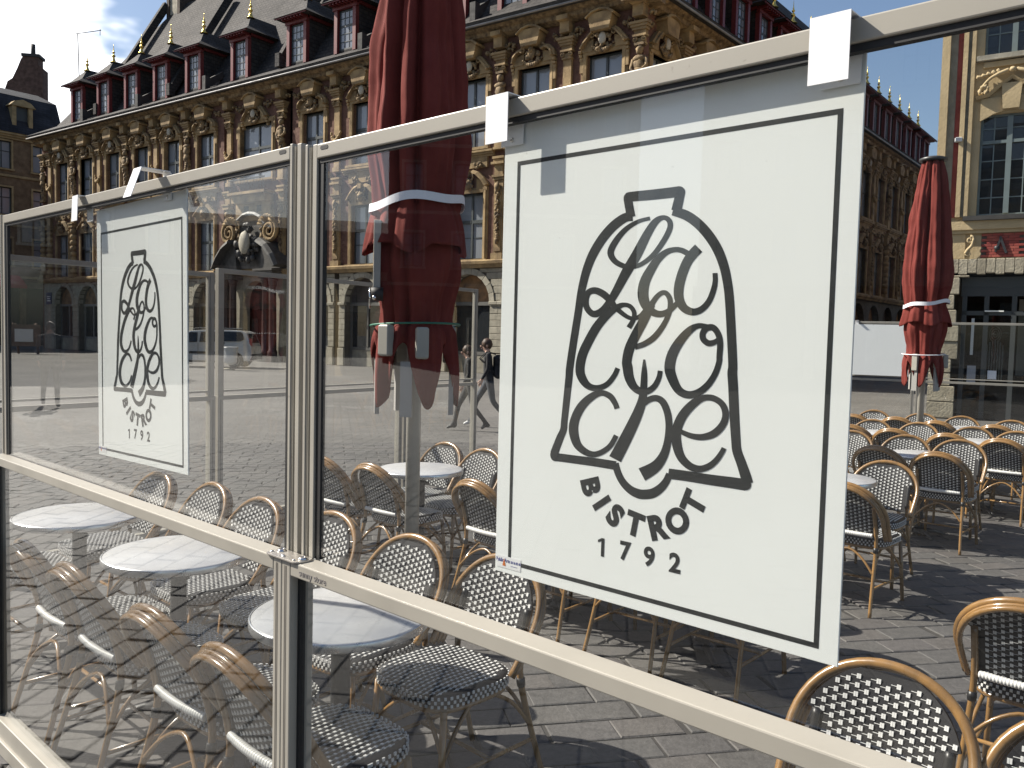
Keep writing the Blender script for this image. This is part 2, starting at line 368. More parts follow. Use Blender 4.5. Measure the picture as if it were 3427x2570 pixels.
# ------------------------------------------------------------------ front windscreen panels
D_LO, D_UP = 1.03, 1.075
def TL(t0, m0, t, m, z): return (-(t - t0), m - m0, z)      # point in a panel's local frame (x = -t, y = m)
def text_mesh(txt, size, bold=0., ext=.0004, shear=0):
    cu = bpy.data.curves.new('text', 'FONT'); cu.body = txt; cu.size = size; cu.offset = bold; cu.extrude = ext; cu.align_x = 'CENTER'; cu.align_y = 'CENTER'; cu.shear = shear; cu.resolution_u = 6
    o = bpy.data.objects.new('text', cu); COL.objects.link(o); bpy.context.view_layer.update()
    dg = bpy.context.evaluated_depsgraph_get(); me = bpy.data.meshes.new_from_object(o.evaluated_get(dg))
    bpy.data.objects.remove(o); bpy.data.curves.remove(cu); return me
def windscreen(t0, t1, top, label, zmid=1.158, left_end=False, slot=None, plate=True, brand=False):
    """t0 > t1 : left and right end along the row. local x runs to the right."""
    o = thing('windscreen', label, 'windscreen', TM(t0, D_LO), PANG, 'windscreen panels at the front of the terrace')
    W = t0 - t1; L = .034; yb = .062
    # lower fixed frame
    def bar(name, x0, x1, y0, y1, z0, z1, mt=M_CREAM, bv=.003, par=o):
        return obj(name, MB().box(x0, x1, y0, y1, z0, z1), par, mats=[mt], bevel=bv)
    def post(x0, x1):
        p = bar('lower_post', x0, x1, 0, yb, .0, zmid - .001)
        for k in (.36, .52): bar('groove', x0 + (x1-x0)*k - .001, x0 + (x1-x0)*k + .001, -.0006, .001, .02, zmid - .012, M_CREAMD, 0, p)
    post(0, L); post(W-L, W)
    mr_ = bar('middle_rail', L, W-L, 0, .054, zmid - .032, zmid)
    bar('rail_seal', L, W-L, .0545, .0565, zmid - .02, zmid - .004, M_CREAMD, 0, mr_)
    bar('bottom_rail', L, W-L, 0, .06, .055, .12)
    bar('bottom_sill', L, W-L, -.012, .075, .0, .054)
    bar('lower_gasket', L, L+.010, .02, .034, .121, zmid-.033, M_BLACK, 0); bar('lower_gasket', W-L-.010, W-L, .02, .034, .121, zmid-.033, M_BLACK, 0)
    obj('lower_pane', MB().box(L+.004, W-L-.004, .024, .030, .115, zmid - .03), o, mats=[M_GLASS])
    # upper sliding frame
    y0 = D_UP - D_LO; y1 = y0 + .021
    a0, a1 = (.008, .052) if not left_end else (.008, .052)
    b0, b1 = W - .052, W - .008
    for (xa, xb) in ((a0, a1), (b0, b1)):
        s_ = bar('upper_post', xa, xa + .010, y0, y1, zmid + .0015, top + .004, bv=.0015)
        bar('channel', xa + .0105, xa + .026, y0 + .011, y1 - .002, zmid + .0015, top - .004, M_CREAMD, 0, s_)
        for k in (.012, .018): bar('fin', xa + k, xa + k + .0014, y0 + .002, y0 + .0108, zmid + .0015, top - .003, M_CREAM, 0, s_)
        bar('inner_post', xa + .028, xb, y0 + .001, y1 - .001, zmid + .0015, top + .001, bv=.0015, par=s_)
    # glazing stiles and top rail of the sliding sash
    tr = obj('top_rail', MB().box(a1 + .0005, b0 - .0005, y0, y1, top - .031, top), o, mats=[M_CREAM], bevel=.0025)
    bar('rail_gasket', a1 + .001, b0 - .001, y0 + .005, y1 - .003, top - .041, top - .0315, M_BLACK, 0, tr)
    for sx in slot or []:
        s2 = MB(); n = 8
        poly = [(sx - .010 + .0042*cos(a), top - .010 + .0042*sin(a)) for a in [pi/2 + pi*k/n for k in range(n+1)]] + [(sx + .010 + .0042*cos(a), top - .010 + .0042*sin(a)) for a in [-pi/2 + pi*k/n for k in range(n+1)]]
        obj('handle_slot', s2.prism(poly, y0 - .0008, y0 + .002), tr, mats=[M_BLACK])
    for (xa, xb) in ((a1 + .0005, a1 + .018), (b0 - .018, b0 - .0005)):
        bar('side_gasket', xa, xb, y0 + .006, y1 - .004, zmid + .002, top - .0415, M_BLACK, 0)
    obj('upper_pane', MB().box(a1 + .012, b0 - .012, y0 + .009, y0 + .014, zmid + .002, top - .034), o, mats=[M_GLASS])
    if brand:
        me = text_mesh('sunny store', .0215, -.0001); me.materials.append(mat('embossed_lettering', (.25, .23, .22), .5))
        obj('lettering', me, mr_, (L + .085, -.0006, zmid - .017), (R(90), 0, 0))
    return o
def joint_plate(t, z):
    o = thing('joint_plate', 'steel joint plate screwed across the two rails of the front windscreens', 'bracket', TM(t, D_LO, z), PANG)
    n = 6; r = .014; hw, y0, y1 = .064, -.006, .044; poly = []
    for cx, cy, a in ((hw-r, y1-r, 0), (-hw+r, y1-r, 90), (-hw+r, y0+r, 180), (hw-r, y0+r, 270)):
        poly += [(cx + r*cos(R(a + 90*k/n)), cy + r*sin(R(a + 90*k/n))) for k in range(n+1)]
    b = MB(); L = len(poly); v = [(x, y, .0005) for x, y in poly] + [(x, y, .0045) for x, y in poly]
    b.add(v, [tuple(range(L))[::-1], tuple(range(L, 2*L))] + [(i, (i+1) % L, L+(i+1) % L, L+i) for i in range(L)])
    obj('plate', b, o, mats=[M_STEEL], bevel=.0008)
    for x, y, r_ in ((-.044, .028, .011), (.050, .022, .011)):
        s_ = obj('cap_bolt', MB().lathe([(r_, .0046), (r_, .006), (r_*.8, .0095), (r_*.45, .0102), (r_*.42, .0075), (.0005, .0075)], 18, (x, y, 0)), o, mats=[M_CHROME])
    for x, y in ((-.056, .010), (-.008, .008), (-.001, .006), (.043, .004)):
        obj('screw', MB().lathe([(.0042, .0046), (.0036, .0066), (.001, .0074)], 12, (x, y, 0)), o, mats=[M_CHROME])
ws_l = windscreen(3.72, 1.6335, 2.089, 'glass windscreen left of the joint plate, holding the smaller-looking bistro sign', slot=[3.72 - 1.6335 - .052 - .030])
ws_r = windscreen(1.6325, -.36, 2.0785, 'glass windscreen right of the joint plate, with lettering on its rail', slot=[.052 + .028], brand=True)
joint_plate(1.633, 1.158)

# ------------------------------------------------------------------ bistro signs
SM = 1.1035                                              # plane of the sign boards
Z1 = lambda x, y: (1800 + x*.42194, 560 + y*.42194)
Z2 = lambda x, y: (1700 + x*.48216, 1200 + y*.48216)
def st(z, pts): return [(*z(x, y), w_ * (.42194 if z is Z1 else .48216)) for x, y, w_ in pts]
STROKES = {
 'bell_outline': [
  st(Z1, [(752,392,62),(690,400,66),(600,465,68),(515,562,68),(442,680,66),(392,800,62),(358,925,58),(338,1030,56),(322,1140,54),(298,1290,54),(270,1470,54),(252,1600,54)]) +
  st(Z2, [(424,130,46),(408,280,44),(392,430,42),(386,492,44),(362,550,48),(338,612,50),(322,655,52)]),
  st(Z2, [(322,655,52),(326,682,52),(350,685,52),(450,698,52),(600,718,54),(748,742,56)]),
  st(Z2, [(745,728,44),(765,795,44),(800,860,46),(850,910,52),(905,937,60),(950,942,62),(1005,934,62),(1058,900,56),(1098,852,48),(1122,800,44)]),
  st(Z2, [(1114,798,66),(1250,816,66),(1400,840,68),(1560,862,72),(1652,876,74)]),
  st(Z2, [(1664,868,70),(1650,815,68),(1620,725,62),(1590,640,60),(1582,560,60),(1572,400,62),(1563,200,62),(1557,100,62)]) +
  st(Z1, [(1546,1560,66),(1534,1300,66),(1520,1050,66),(1505,920,66),(1478,790,68),(1430,660,72),(1360,545,74),(1275,450,74),(1180,382,72),(1072,345,66)]),
  st(Z1, [(740,392,62),(726,320,62),(716,262,62)]), st(Z1, [(716,266,62),(716,238,62),(740,232,70),(900,217,74),(1060,199,76),(1110,192,76),(1128,192,74),(1128,215,66)]), st(Z1, [(1130,205,66),(1112,285,70),(1098,345,72)])],
 'script_letters': [
  st(Z1, [(890,404,28),(800,428,30),(705,485,38),(625,575,46),(578,670,50),(606,738,44),(670,778,40),(740,790,34),(820,768,34),(915,695,38),(1000,580,42),(1048,480,42),(1040,420,40),(992,398,36),(930,435,52),(865,535,64),(785,690,76),(705,825,74),(625,975,62),(565,1075,56),(505,1142,54),(440,1162,50),(392,1118,46),(380,1055,46),(400,995,46),(450,976,50),(512,1000,54),(572,1052,52),(612,1105,40),(660,1150,36),(715,1188,32),(765,1198,30),(815,1176,32),(858,1128,36)]),
  st(Z1, [(722,1272,40),(758,1208,36),(764,1150,34),(735,1105,34),(690,1090,34),(640,1104,44),(560,1160,60),(470,1262,68),(392,1400,70),(350,1500,70)]) + st(Z2, [(500,80,60),(520,145,56),(562,192,46),(622,204,40),(688,178,36),(738,118,34),(762,66,32)]),
  st(Z1, [(1190,684,44),(1145,660,42),(1090,652,40),(1020,672,46),(950,732,58),(892,820,70),(850,905,78),(834,990,82),(845,1065,78),(880,1125,66),(935,1158,54),(985,1162,48),(1035,1142,44),(1085,1098,40),(1120,1062,40)]),
  st(Z1, [(868,1150,66),(905,1082,44),(945,1025,38),(985,995,36),(1020,1000,38),(1048,1045,40),(1050,1110,40),(1030,1185,38),(985,1270,42),(920,1350,46),(845,1400,44),(770,1426,40)]),
  st(Z1, [(905,1085,52),(868,1155,68),(828,1235,72),(770,1342,74),(726,1440,74),(706,1535,72)]) + st(Z2, [(830,60,66),(842,130,62),(872,192,54),(920,228,46),(970,226,42),(1018,190,38),(1048,132,34),(1057,84,32)]),
  st(Z1, [(1276,640,76),(1235,682,76),(1185,750,74),(1142,855,74),(1118,960,74),(1122,1045,70),(1160,1115,64),(1230,1146,54),(1300,1124,48),(1358,1060,44),(1394,970,42),(1407,900,38),(1405,838,36)]),
  st(Z1, [(1345,1268,46),(1275,1256,40),(1205,1292,56),(1125,1382,70),(1068,1482,78),(1046,1580,80)]) + st(Z2, [(1136,125,66),(1182,215,56),(1245,250,50),(1315,238,48),(1385,185,44),(1438,105,40),(1465,25,38)]) + st(Z1, [(1440,1500,44),(1446,1400,46),(1432,1325,46),(1392,1272,48),(1342,1274,48),(1310,1312,46),(1312,1360,46),(1352,1394,46),(1402,1386,40),(1440,1360,34)]),
  st(Z2, [(757,346,34),(745,312,36),(710,262,40),(650,238,38),(582,264,50),(512,330,58),(466,420,60),(456,505,62),(482,595,54),(540,648,44),(600,664,38),(660,644,36),(714,600,34),(752,533,32)]),
  st(Z2, [(946,6,12),(946,100,38),(942,200,46),(934,280,56),(908,362,66),(860,470,76),(800,590,82),(744,697,86)]),
  st(Z2, [(938,316,36),(985,282,40),(1035,275,42),(1080,308,46),(1110,388,46),(1118,480,46),(1106,590,50),(1076,680,60),(1020,752,76),(930,804,92)]),
  st(Z2, [(1200,506,30),(1270,535,36),(1350,544,42),(1430,520,50),(1490,460,48),(1511,390,44),(1490,320,42),(1430,276,40),(1360,272,42),(1290,310,56),(1215,392,62),(1172,490,64),(1170,580,64),(1200,680,56),(1262,745,50),(1332,765,44),(1400,744,42),(1450,700,38),(1485,650,34),(1500,620,32)])]}
SIGN_T0, SIGN_T1, SIGN_Z0, SIGN_Z1 = 1.0420, .4125, 1.2415, 2.0515
SCX, SCZ = (SIGN_T0 + SIGN_T1)/2, (SIGN_Z0 + SIGN_Z1)/2
def s2l(x, y):                                          # photo pixel -> sign-local (x right, z up)
    t_, z_ = on_m(x, y, SM); return -(t_ - SCX), z_ - SCZ
def ribbons(lines, rnd=False):
    b = MB()
    for q, ln in enumerate(lines):
        c = cat_rom(ln, 7); L = len(c); lo, hi = [], []
        for i in range(L):
            d = (c[min(i+1, L-1)] - c[max(i-1, 0)]); d = Vector((d.x, d.y)).normalized(); nn = Vector((-d.y, d.x)) * (c[i].z/2*(1.08 if rnd else 1.04))
            lo.append(s2l(c[i].x + nn.x, c[i].y + nn.y)); hi.append(s2l(c[i].x - nn.x, c[i].y - nn.y))
        y = -.00035 - .00002*q; w_i = lambda i: y - 4e-7*i
        v = [(p[0], w_i(i), p[1]) for i, p in enumerate(lo)] + [(p[0], w_i(i), p[1]) for i, p in enumerate(hi)] + [(p[0], -.0001, p[1]) for p in lo] + [(p[0], -.0001, p[1]) for p in hi]
        f = []
        for i in range(L-1): f += [(i, i+1, L+i+1, L+i), (i, 2*L+i, 2*L+i+1, i+1), (L+i, L+i+1, 3*L+i+1, 3*L+i)]
        b.add(v, f)
        for e in ((c[0],) if q == 1 else (c[-1],)):
            if rnd and q in (1, 3): b.add([(*s2l(e.x + e.z/2*cos(2*pi*k/16), e.y + e.z/2*sin(2*pi*k/16)),) for k in range(16)], [tuple(range(16))]); b.v[-16:] = [(p[0], y - .00008, p[1]) for p in b.v[-16:]]
    return b
GLY = {}
def glyph(ch, size, bold):
    k = (ch, size, bold)
    if k not in GLY:
        if ch == '1':
            h = size*.37; w_ = size*.075; b = MB(); p = [(-w_, -h), (w_, -h), (w_, h), (-w_*.6, h), (-w_*3.2, h*.72), (-w_*3.2, h*.46), (-w_, h*.62)]; b.add([(x, y, .0001) for x, y in p], [tuple(range(7))]); me = b.mesh('numeral', [])
        else: me = text_mesh(ch, size, bold, .0001)
        me.materials.append(M_PRINT); GLY[k] = me
    return GLY[k]
RIB = {k: ribbons(v, k == 'bell_outline').mesh(k, M_PRINT) for k, v in STROKES.items()}
def bistro_sign(tc, zc, label, roll_, clips, sticker=True, sc=1.0):
    o = thing('bistro_sign', label, 'sign', TM(tc, SM, zc), PANG, 'bistro signs hung on the front windscreens')
    o.rotation_euler = (0, roll_, PANG); o.scale = (sc, 1, sc)
    hw, hh = (SIGN_T0-SIGN_T1)/2, (SIGN_Z1-SIGN_Z0)/2
    obj('board', MB().box(-hw, hw, 0, .0035, -hh, hh), o, mats=[M_SIGN], bevel=.0008)
    obj('board_back', MB().box(-hw+.001, hw-.001, .0036, .0046, -hh+.001, hh-.001), o, mats=[M_SIGNE])
    # printed border line
    x0, x1 = s2l(1113*1.5493, 345*1.5493)[0]+.006, s2l(1829*1.5493, 228*1.5493)[0]-.004
    zt, zb = s2l(1829*1.5493, 232*1.5493)[1], s2l(1083*1.5493, 1214*1.5493)[1]; tw = .0072
    b = MB(); outer = [(x0, zb), (x1, zb), (x1, zt), (x0, zt)]; inner = [(x0+tw, zb+tw), (x1-tw, zb+tw), (x1-tw, zt-tw), (x0+tw, zt-tw)]
    v = [(x, -.0003, z) for x, z in outer + inner]; b.add(v, [(i, (i+1) % 4, 4+(i+1) % 4, 4+i) for i in range(4)])
    obj('border_line', b, o, mats=[M_PRINT])
    for k, me in RIB.items(): obj(k, me, o)
    cx, cz = s2l(*Z2(948, 800))
    for ch, (px_, py_), off in (('B', (568, 886), 0), ('I', (645, 1005), 0), ('S', (740, 1094), 0), ('T', (880, 1157), 0), ('R', (1035, 1180), 0), ('O', (1180, 1134), 0), ('T', (1296, 1008), 0)):
        x, z = s2l(*Z2(px_, py_)); a = math.atan2(z - cz, x - cx)
        obj('letter', glyph(ch, .0495, .0028), o, (x, -.0004, z), (R(90), -(a + pi/2), 0))
    for ch, (px_, py_) in (('1', (658, 1310)), ('7', (812, 1341)), ('9', (980, 1381)), ('2', (1158, 1426))):
        x, z = s2l(*Z2(px_, py_)); obj('numeral', glyph(ch, .041, .0013), o, (x, -.0004, z), (R(90), 0, 0))
    # hanging clips: bent strips that run over the top rail
    for (ct, ztop, zbot, gap, tilt, wd) in clips:
        x = -(ct - tc)/sc; yf = D_UP - SM - gap; zt_ = (ztop - zc)/sc; zl = (zbot - zc)/sc
        c = MB(); r_ = .008; n = 5; prof = []                  # strip profile in y,z
        prof = [(-.0055, zt_ - .080), (-.0055, zt_ - .006), (-.008, zt_)] + [(yf, zt_)] + [(yf - tilt, zl)]
        hwc = wd/2; th = .0016
        pts = []
        for i, (y, z) in enumerate(prof):
            pts += [(-hwc, y, z), (hwc, y, z)]
        for i, (y, z) in enumerate(prof):
            dy, dz = ((0, 0) if i in (0,) else (0, 0)); off = [(th, 0), (th, 0), (th*.5, -th), (th, -th), (th, 0)][i]
            pts += [(-hwc, y + off[0], z + off[1]), (hwc, y + off[0], z + off[1])]
        L = len(prof); f = []
        for i in range(L-1):
            a = 2*i; q = 2*L + 2*i
            f += [(a, a+1, a+3, a+2), (q+1, q, q+2, q+3), (a, a+2, q+2, q), (a+3, a+1, q+1, q+3)]
        f += [(0, 2*L, 2*L+1, 1), (2*L-2, 2*L-1, 4*L-1, 4*L-2)]
        c.add(pts, f)
        k = obj('hanging_clip', c, o, (x, 0, 0), mats=[M_CLIP])
        obj('clip_rivet', MB().lathe([(.0045, 0), (.004, .0016), (.002, .0022)], 12), k, (0, -.0056, zt_ - .070), (R(90), 0, 0), mats=[M_CHROME])
    if sticker:
        b = MB().box(-.05, .05, -.0007, -.0003, -.0145, .0145); sk = obj('maker_sticker', b, o, (-hw + .034, 0, -hh + .020), mats=[mat('sticker_paper', (.80, .80, .80), .4)])
        sk.scale = (.58, 1, .74)
        blu = mat('sticker_blue', (.05, .06, .28), .5)
        for tx, sz, xx, zz in (('Public Art', .0135, -.026, .004), ('03 20 36 05 05', .0085, .024, .003), ('----------------', .005, .022, -.006)):
            me = text_mesh(tx, sz, .0002, .0001); me.materials.append(blu); obj('sticker_text', me, sk, (xx, -.0009, zz), (R(90), 0, 0))
        obj('sticker_emblem', MB().add([(-.026, -.0011, -.009), (-.012, -.0011, -.0095), (-.019, -.0011, .010)], [(0, 1, 2)]), sk, mats=[mat('sticker_orange', (.6, .16, .03), .5)])
    return o
bistro_sign(SCX, SCZ, 'large nearest white bistro sign with black bell logo, hung right of the posts', 0,
            [(1.020, 2.0845, 2.0025, .018, 0, .052), (.4425, 2.0835, 1.999, .018, 0, .052)])
bistro_sign(2.5375, 1.652, 'smaller-looking farther white bistro sign with black bell logo, left of the posts', R(-.9),
            [(2.885, 2.0935, 2.012, .022, .004, .048), (2.335, 2.1035, 2.020, .060, .030, .05)], sc=.975)

# ------------------------------------------------------------------ rattan bistro chairs  (local +y = facing, origin below the top of the back)
CH = .82
def hoop_pts(da=0., dy=0., dh=0., n=40):
    out = []
    for i in range(n+1):
        s_ = i/n; 
        if s_ < .2: x = -(.222 + .013*(s_/.2)); h = .16*(s_/.2)
        elif s_ > .8: x = .222 + .013*((1-s_)/.2); h = .16*((1-s_)/.2)
        else:
            a = pi - pi*(s_-.2)/.6; x = .235*cos(a); h = .16 + .24*max(0., sin(a))**.92
        k = max(0, 1 - h/.40)
        hh = h - dh*(h/.4); x = x*(1 - da/.235)
        out.append((x, .205*k**1.2 + dy, .452 + (CH - .014 - .452)*hh/.40))
    return out
def hoop_half(z, inset=.026):
    h = (z - .452)/(CH - .014 - .452)*.40
    if h < .16: return .235 - inset
    q = min(1, (h - .16)/.24); q = q**(1/.92)
    return max(0, .235*math.sqrt(max(0, 1 - q*q)) - inset)
def back_y(x, z): return .118 - .118*((z - .46)/.36) + .55*x*x + .006*sin((z-.5)*10)
def back_half(z): 
    hw = hoop_half(z)
    return min(hw, .166) if z < .655 else hw
def build_chair_meshes():
    M = {}
    M['outer_hoop'] = MB().tube(hoop_pts(), .0145, 10).mesh('outer_hoop', M_CANE)
    M['middle_hoop'] = MB().tube(hoop_pts(.010, -.022, .010), .0075, 7).mesh('middle_hoop', M_CANE)
    M['inner_hoop'] = MB().tube(hoop_pts(.016, -.036, .022), .0115, 8).mesh('inner_hoop', M_CANE)
    # back panel
    b = MB(); rows = 26; cols = 16; th = .004; z0, z1 = .470, CH - .034; v = []
    zs = [z0 + (z1 - z0)*j/rows for j in range(rows+1)]
    for sgn in (-1, 1):
        for z in zs:
            hw = max(.012, back_half(z))
            for i in range(cols+1):
                x = -hw + 2*hw*i/cols; v.append((x, back_y(x, z) + sgn*th, z))
    f = []; A = (rows+1)*(cols+1); W_ = cols+1
    for j in range(rows):
        for i in range(cols):
            a = j*W_ + i; f += [(a, a+1, a+W_+1, a+W_), (A+a+1, A+a, A+a+W_, A+a+W_+1)]
        f += [(j*W_, (j+1)*W_, A+(j+1)*W_, A+j*W_), ((j+1)*W_-1, A+(j+1)*W_-1, A+(j+2)*W_-1, (j+2)*W_-1)]
    f += [tuple(range(rows*W_, A)) + tuple(range(2*A-1, A+rows*W_-1, -1))]
    M['back_panel'] = b.add(v, f).mesh('back_panel', M_WOVB)
    # white strands of the back, standing proud on both faces
    b = MB(); px_, pz = .0262, .0225; rk = random.Random(5)
    for i in range(-10, 11):
        for j in range(0, 15):
            x = i*px_; z = z0 + .012 + (j + .5*(i % 2))*pz
            if z > z1 - .012: continue
            hw = back_half(z) - .009; ok = abs(x) < hw
            if not ok: continue
            y = back_y(x, z); dx = .0029
            tx = .55*2*x
            for k in (-1, 1):
                xx = x + k*dx/1.0 - 0; yy = back_y(xx, z)
                b.cbox((xx, yy + .0012, z), (.0026, .0062, .0062), 0, Matrix.Rotation(tx + rk.uniform(-.04, .04), 3, 'Z') @ Matrix.Rotation(.2, 3, 'X'))
            for dz in (.0008,):
                xs = x + px_*.5
                if abs(xs) < hw: b.cbox((xs, back_y(xs, z), z + dz), (px_*.30, .0052, .0006), 0, Matrix.Rotation(tx, 3, 'Z'))
    M['back_strands'] = b.mesh('back_strands', M_WOVW)
    # seat
    def so(s_, k=1.0):
        out = []; n = 32
        for i in range(n):
            a = 2*pi*i/n; c, s2 = cos(a), sin(a); e = .56
            out.append((k*s_*.208*math.copysign(abs(c)**e, c), .335 + k*s_*.205*math.copysign(abs(s2)**e, s2)))
        return out
    prof = [(.90, .404), (.985, .410), (1.0, .425), (.995, .440), (.97, .4515), (.90, .457), (.5, .459), (.02, .459)]
    b = MB(); v = []; n = 32
    for s_, z in prof: v += [(x, y, z - .02*max(0, (y-.335)/.2)**3*(z > .43)) for x, y in so(s_)]
    f = []
    for j in range(len(prof)-1):
        for i in range(n): f.append((j*n+i, j*n+(i+1) % n, (j+1)*n+(i+1) % n, (j+1)*n+i))
    f.append(tuple(range(n))[::-1])
    M['seat'] = b.add(v, f, 0, True).mesh('seat', M_WOVB)
    b = MB(); pp = .0225
    for i in range(-10, 11):
        for j in range(-10, 11):
            x = i*pp; y = .335 + (j + .5*(i % 2))*pp
            e = abs(x/.208)**3.4 + abs((y-.335)/.205)**3.4
            if e > .72: continue
            z = .459 - .02*max(0, (y-.335)/.2)**3
            b.cbox((x, y, z), (.0043, .0046, .0018)); b.cbox((x, y + pp*.5, z - .0006), (.0005, pp*.30, .0014))
    per = so(1.0)
    for lvl, z in enumerate((.414, .428, .442)):
        acc = 0; P = [Vector((x, y)) for x, y in so(1.0)]; nxt = pp*.5*(lvl % 2)
        for i in range(len(P)):
            a, c = P[i], P[(i+1) % len(P)]; L = (c-a).length
            while nxt < acc + L:
                p = a + (c-a)*((nxt-acc)/L); ang = math.atan2((c-a).y, (c-a).x)
                b.cbox((p.x, p.y, z), (.0044, .0022, .0050), 0, Matrix.Rotation(ang, 3, 'Z')); nxt += pp
            acc += L
    M['seat_strands'] = b.mesh('seat_strands', M_WOVW)
    M['seat_frame'] = MB().tube([(x*.93, .335 + (y-.335)*.93, .396) for x, y in so(1.0)], .011, 8, closed=True).mesh('seat_frame', M_CANE)
    for sx in (-1, 1):
        M['rear_leg%d' % sx] = MB().tube(cat_rom([(sx*.200, -.005, 0), (sx*.186, .055, .2), (sx*.176, .108, .40), (sx*.172, .100, .52), (sx*.170, .056, .665)], 4), [.0115]*6 + [.0125]*11, 8).mesh('rear_leg', M_CANE)
        M['front_leg%d' % sx] = MB().tube([(sx*.205, .520, 0), (sx*.196, .503, .2), (sx*.186, .487, .40)], .0125, 8).mesh('front_leg', M_CANE)
        M['post_wrap%d' % sx] = MB().tube([(sx*(.1715 + .0*k), back_y(.17, .5+.0158*k) - .002, .50 + .0158*k) for k in range(11)], [.0150, .0142]*5 + [.0150], 8).mesh('post_wrap', M_BIND)
        M['leg_binding%d' % sx] = MB().tube([(sx*.176, .103, .378), (sx*.176, .107, .395), (sx*.176, .108, .412)], [.0155, .0165, .0155], 8).mesh('leg_binding', M_BIND)
        M['side_brace%d' % sx] = MB().tube(cat_rom([(sx*.186, .058, .215), (sx*.168, .15, .33), (sx*.158, .29, .392), (sx*.170, .40, .33), (sx*.194, .500, .22)], 4), .008, 7).mesh('side_brace', M_CANE)
        M['stretcher%d' % sx] = MB().tube([(sx*.189, .046, .165), (sx*.197, .505, .165)], .0085, 7).mesh('stretcher', M_CANE)
    M['rear_brace'] = MB().tube(cat_rom([(-.184, .066, .245), (-.10, .09, .335), (0, .11, .378), (.10, .09, .335), (.184, .066, .245)], 4), .008, 7).mesh('rear_brace', M_CANE)
    M['front_brace'] = MB().tube(cat_rom([(-.194, .499, .245), (-.10, .475, .335), (0, .46, .378), (.10, .475, .335), (.194, .499, .245)], 4), .008, 7).mesh('front_brace', M_CANE)
    M['cross_stretcher'] = MB().tube([(-.192, .275, .165), (.192, .275, .165)], .0085, 7).mesh('cross_stretcher', M_CANE)
    n = 27; pts = []; rr = []
    for k in range(n*4+1):
        x = -.155 + .31*k/(n*4); pts.append((x, back_y(x, .487) - .020, .484)); rr.append(.0125 + .0026*abs(sin(pi*k/4)))
    M['white_coil'] = MB().tube(pts, rr, 9).mesh('white_coil', M_WOVW)
    return M
CHM = build_chair_meshes()
def chair(t, m, facing, label, jitter=0., group='rattan bistro chairs on the terrace'):
    """facing: +1 away from the front screen (back towards the camera), -1 towards it"""
    ry = PANG if facing > 0 else PANG + pi
    o = thing('bistro_chair', label, 'chair', TM(t, m), ry + R(jitter), group)
    for k, me in CHM.items():
        c = obj(me.name.split('.')[0], me, o)
        if me.name.startswith(('back_strands', 'seat_strands')): c['kind'] = 'stuff'
    return o
M_RIM = mat('aluminium_rim', (.62, .63, .64), .3, metal=.85, noise_s=20, noise_a=.1)
TBM = {}
def build_table():
    r = .298
    TBM['table_top'] = MB().lathe([(r-.004, .692), (r-.001, .694), (r-.001, .716), (r-.006, .7195), (.001, .7195)], 64).mesh('table_top', M_MARB)
    TBM['rim'] = MB().lathe([(r-.0005, .690), (r+.0045, .690), (r+.0055, .693), (r+.0055, .715), (r+.003, .7188), (r-.0008, .7188)], 64, caps=False).mesh('rim', M_RIM)
    TBM['column'] = MB().lathe([(.045, .05), (.036, .10), (.033, .2), (.033, .62), (.040, .66), (.046, .688)], 20).mesh('column', M_IRON)
    TBM['support_cross'] = MB().box(-.17, .17, -.022, .022, .668, .6895).box(-.022, .022, -.17, .17, .6681, .6894).mesh('support_cross', M_IRON)
    TBM['lock_lever'] = MB().cbox((0, 0, .625), (.085, .008, .010)).mesh('lock_lever', M_IRON)
    b = MB()
    TBM['base'] = MB().lathe([(.075, .022), (.07, .04), (.045, .06)], 18).mesh('base', M_IRON)
    TBM['foot'] = MB().tube([(.05, 0, .04), (.14, 0, .036), (.21, 0, .018), (.235, 0, .012)], [.022, .019, .015, .012], 8).mesh('foot', M_IRON)
build_table()
def table(t, m, label, rz=0):
    o = thing('cafe_table', label, 'table', TM(t, m), PANG + rz, 'round marble cafe tables')
    for k in ('table_top', 'rim', 'column', 'support_cross', 'lock_lever', 'base'): obj(k, TBM[k], o)
    for q in range(4): obj('foot', TBM['foot'], o, rz=pi/4 + q*pi/2)
    return o
k_ = 1.024
rj = random.Random(11)
J = lambda a=3: rj.uniform(-a, a)
# first block, beside the front screen
table(4.44, 1.63, 'marble table with shadow stripes seen through the lower left corner of the left windscreen')
table(3.43, 1.66, 'marble table in the middle of the left windscreen lower pane, between two pairs of chairs')
table(2.31, 1.69, 'nearest marble table, cut by the cream posts below the joint plate')
for t, lb in ((3.60, 'chair with its back to the glass, leftmost of the near row'), (3.15, 'chair with its back to the glass, second of the near row from the left'),
              (2.51, 'chair with its back to the glass, third of the near row from the left'), (2.06, 'chair with its back to the glass, just left of the cream lower posts'),
              (4.63, 'chair with its back to the glass, left of the first marble table')):
    chair(t*k_ - .055, 1.10*k_, 1, lb, J(2))
for t, m, lb in ((4.79, 2.20, 'chair facing the glass behind the leftmost marble table, below the farther sign'), (4.27, 2.26, 'chair facing the glass, second from the left in the row behind the near tables'),
                 (3.74, 2.24, 'chair facing the glass left of the cream posts, its arch above the left middle rail'), (3.23, 2.31, 'chair facing the glass, half hidden behind the right edge of the cream posts'),
                 (2.64, 2.29, 'chair facing the glass in front of the near umbrella pole'), (2.16, 2.34, 'chair facing the glass under the lower left corner of the big sign, seat fully visible'),
                 (.74, 2.29, 'large near chair facing the glass at the lower right corner of the big sign'), (.27, 2.30, 'chair cut by the lower right corner of the picture')):
    chair(t*k_ - .03, m*k_, -1, lb, J(3))
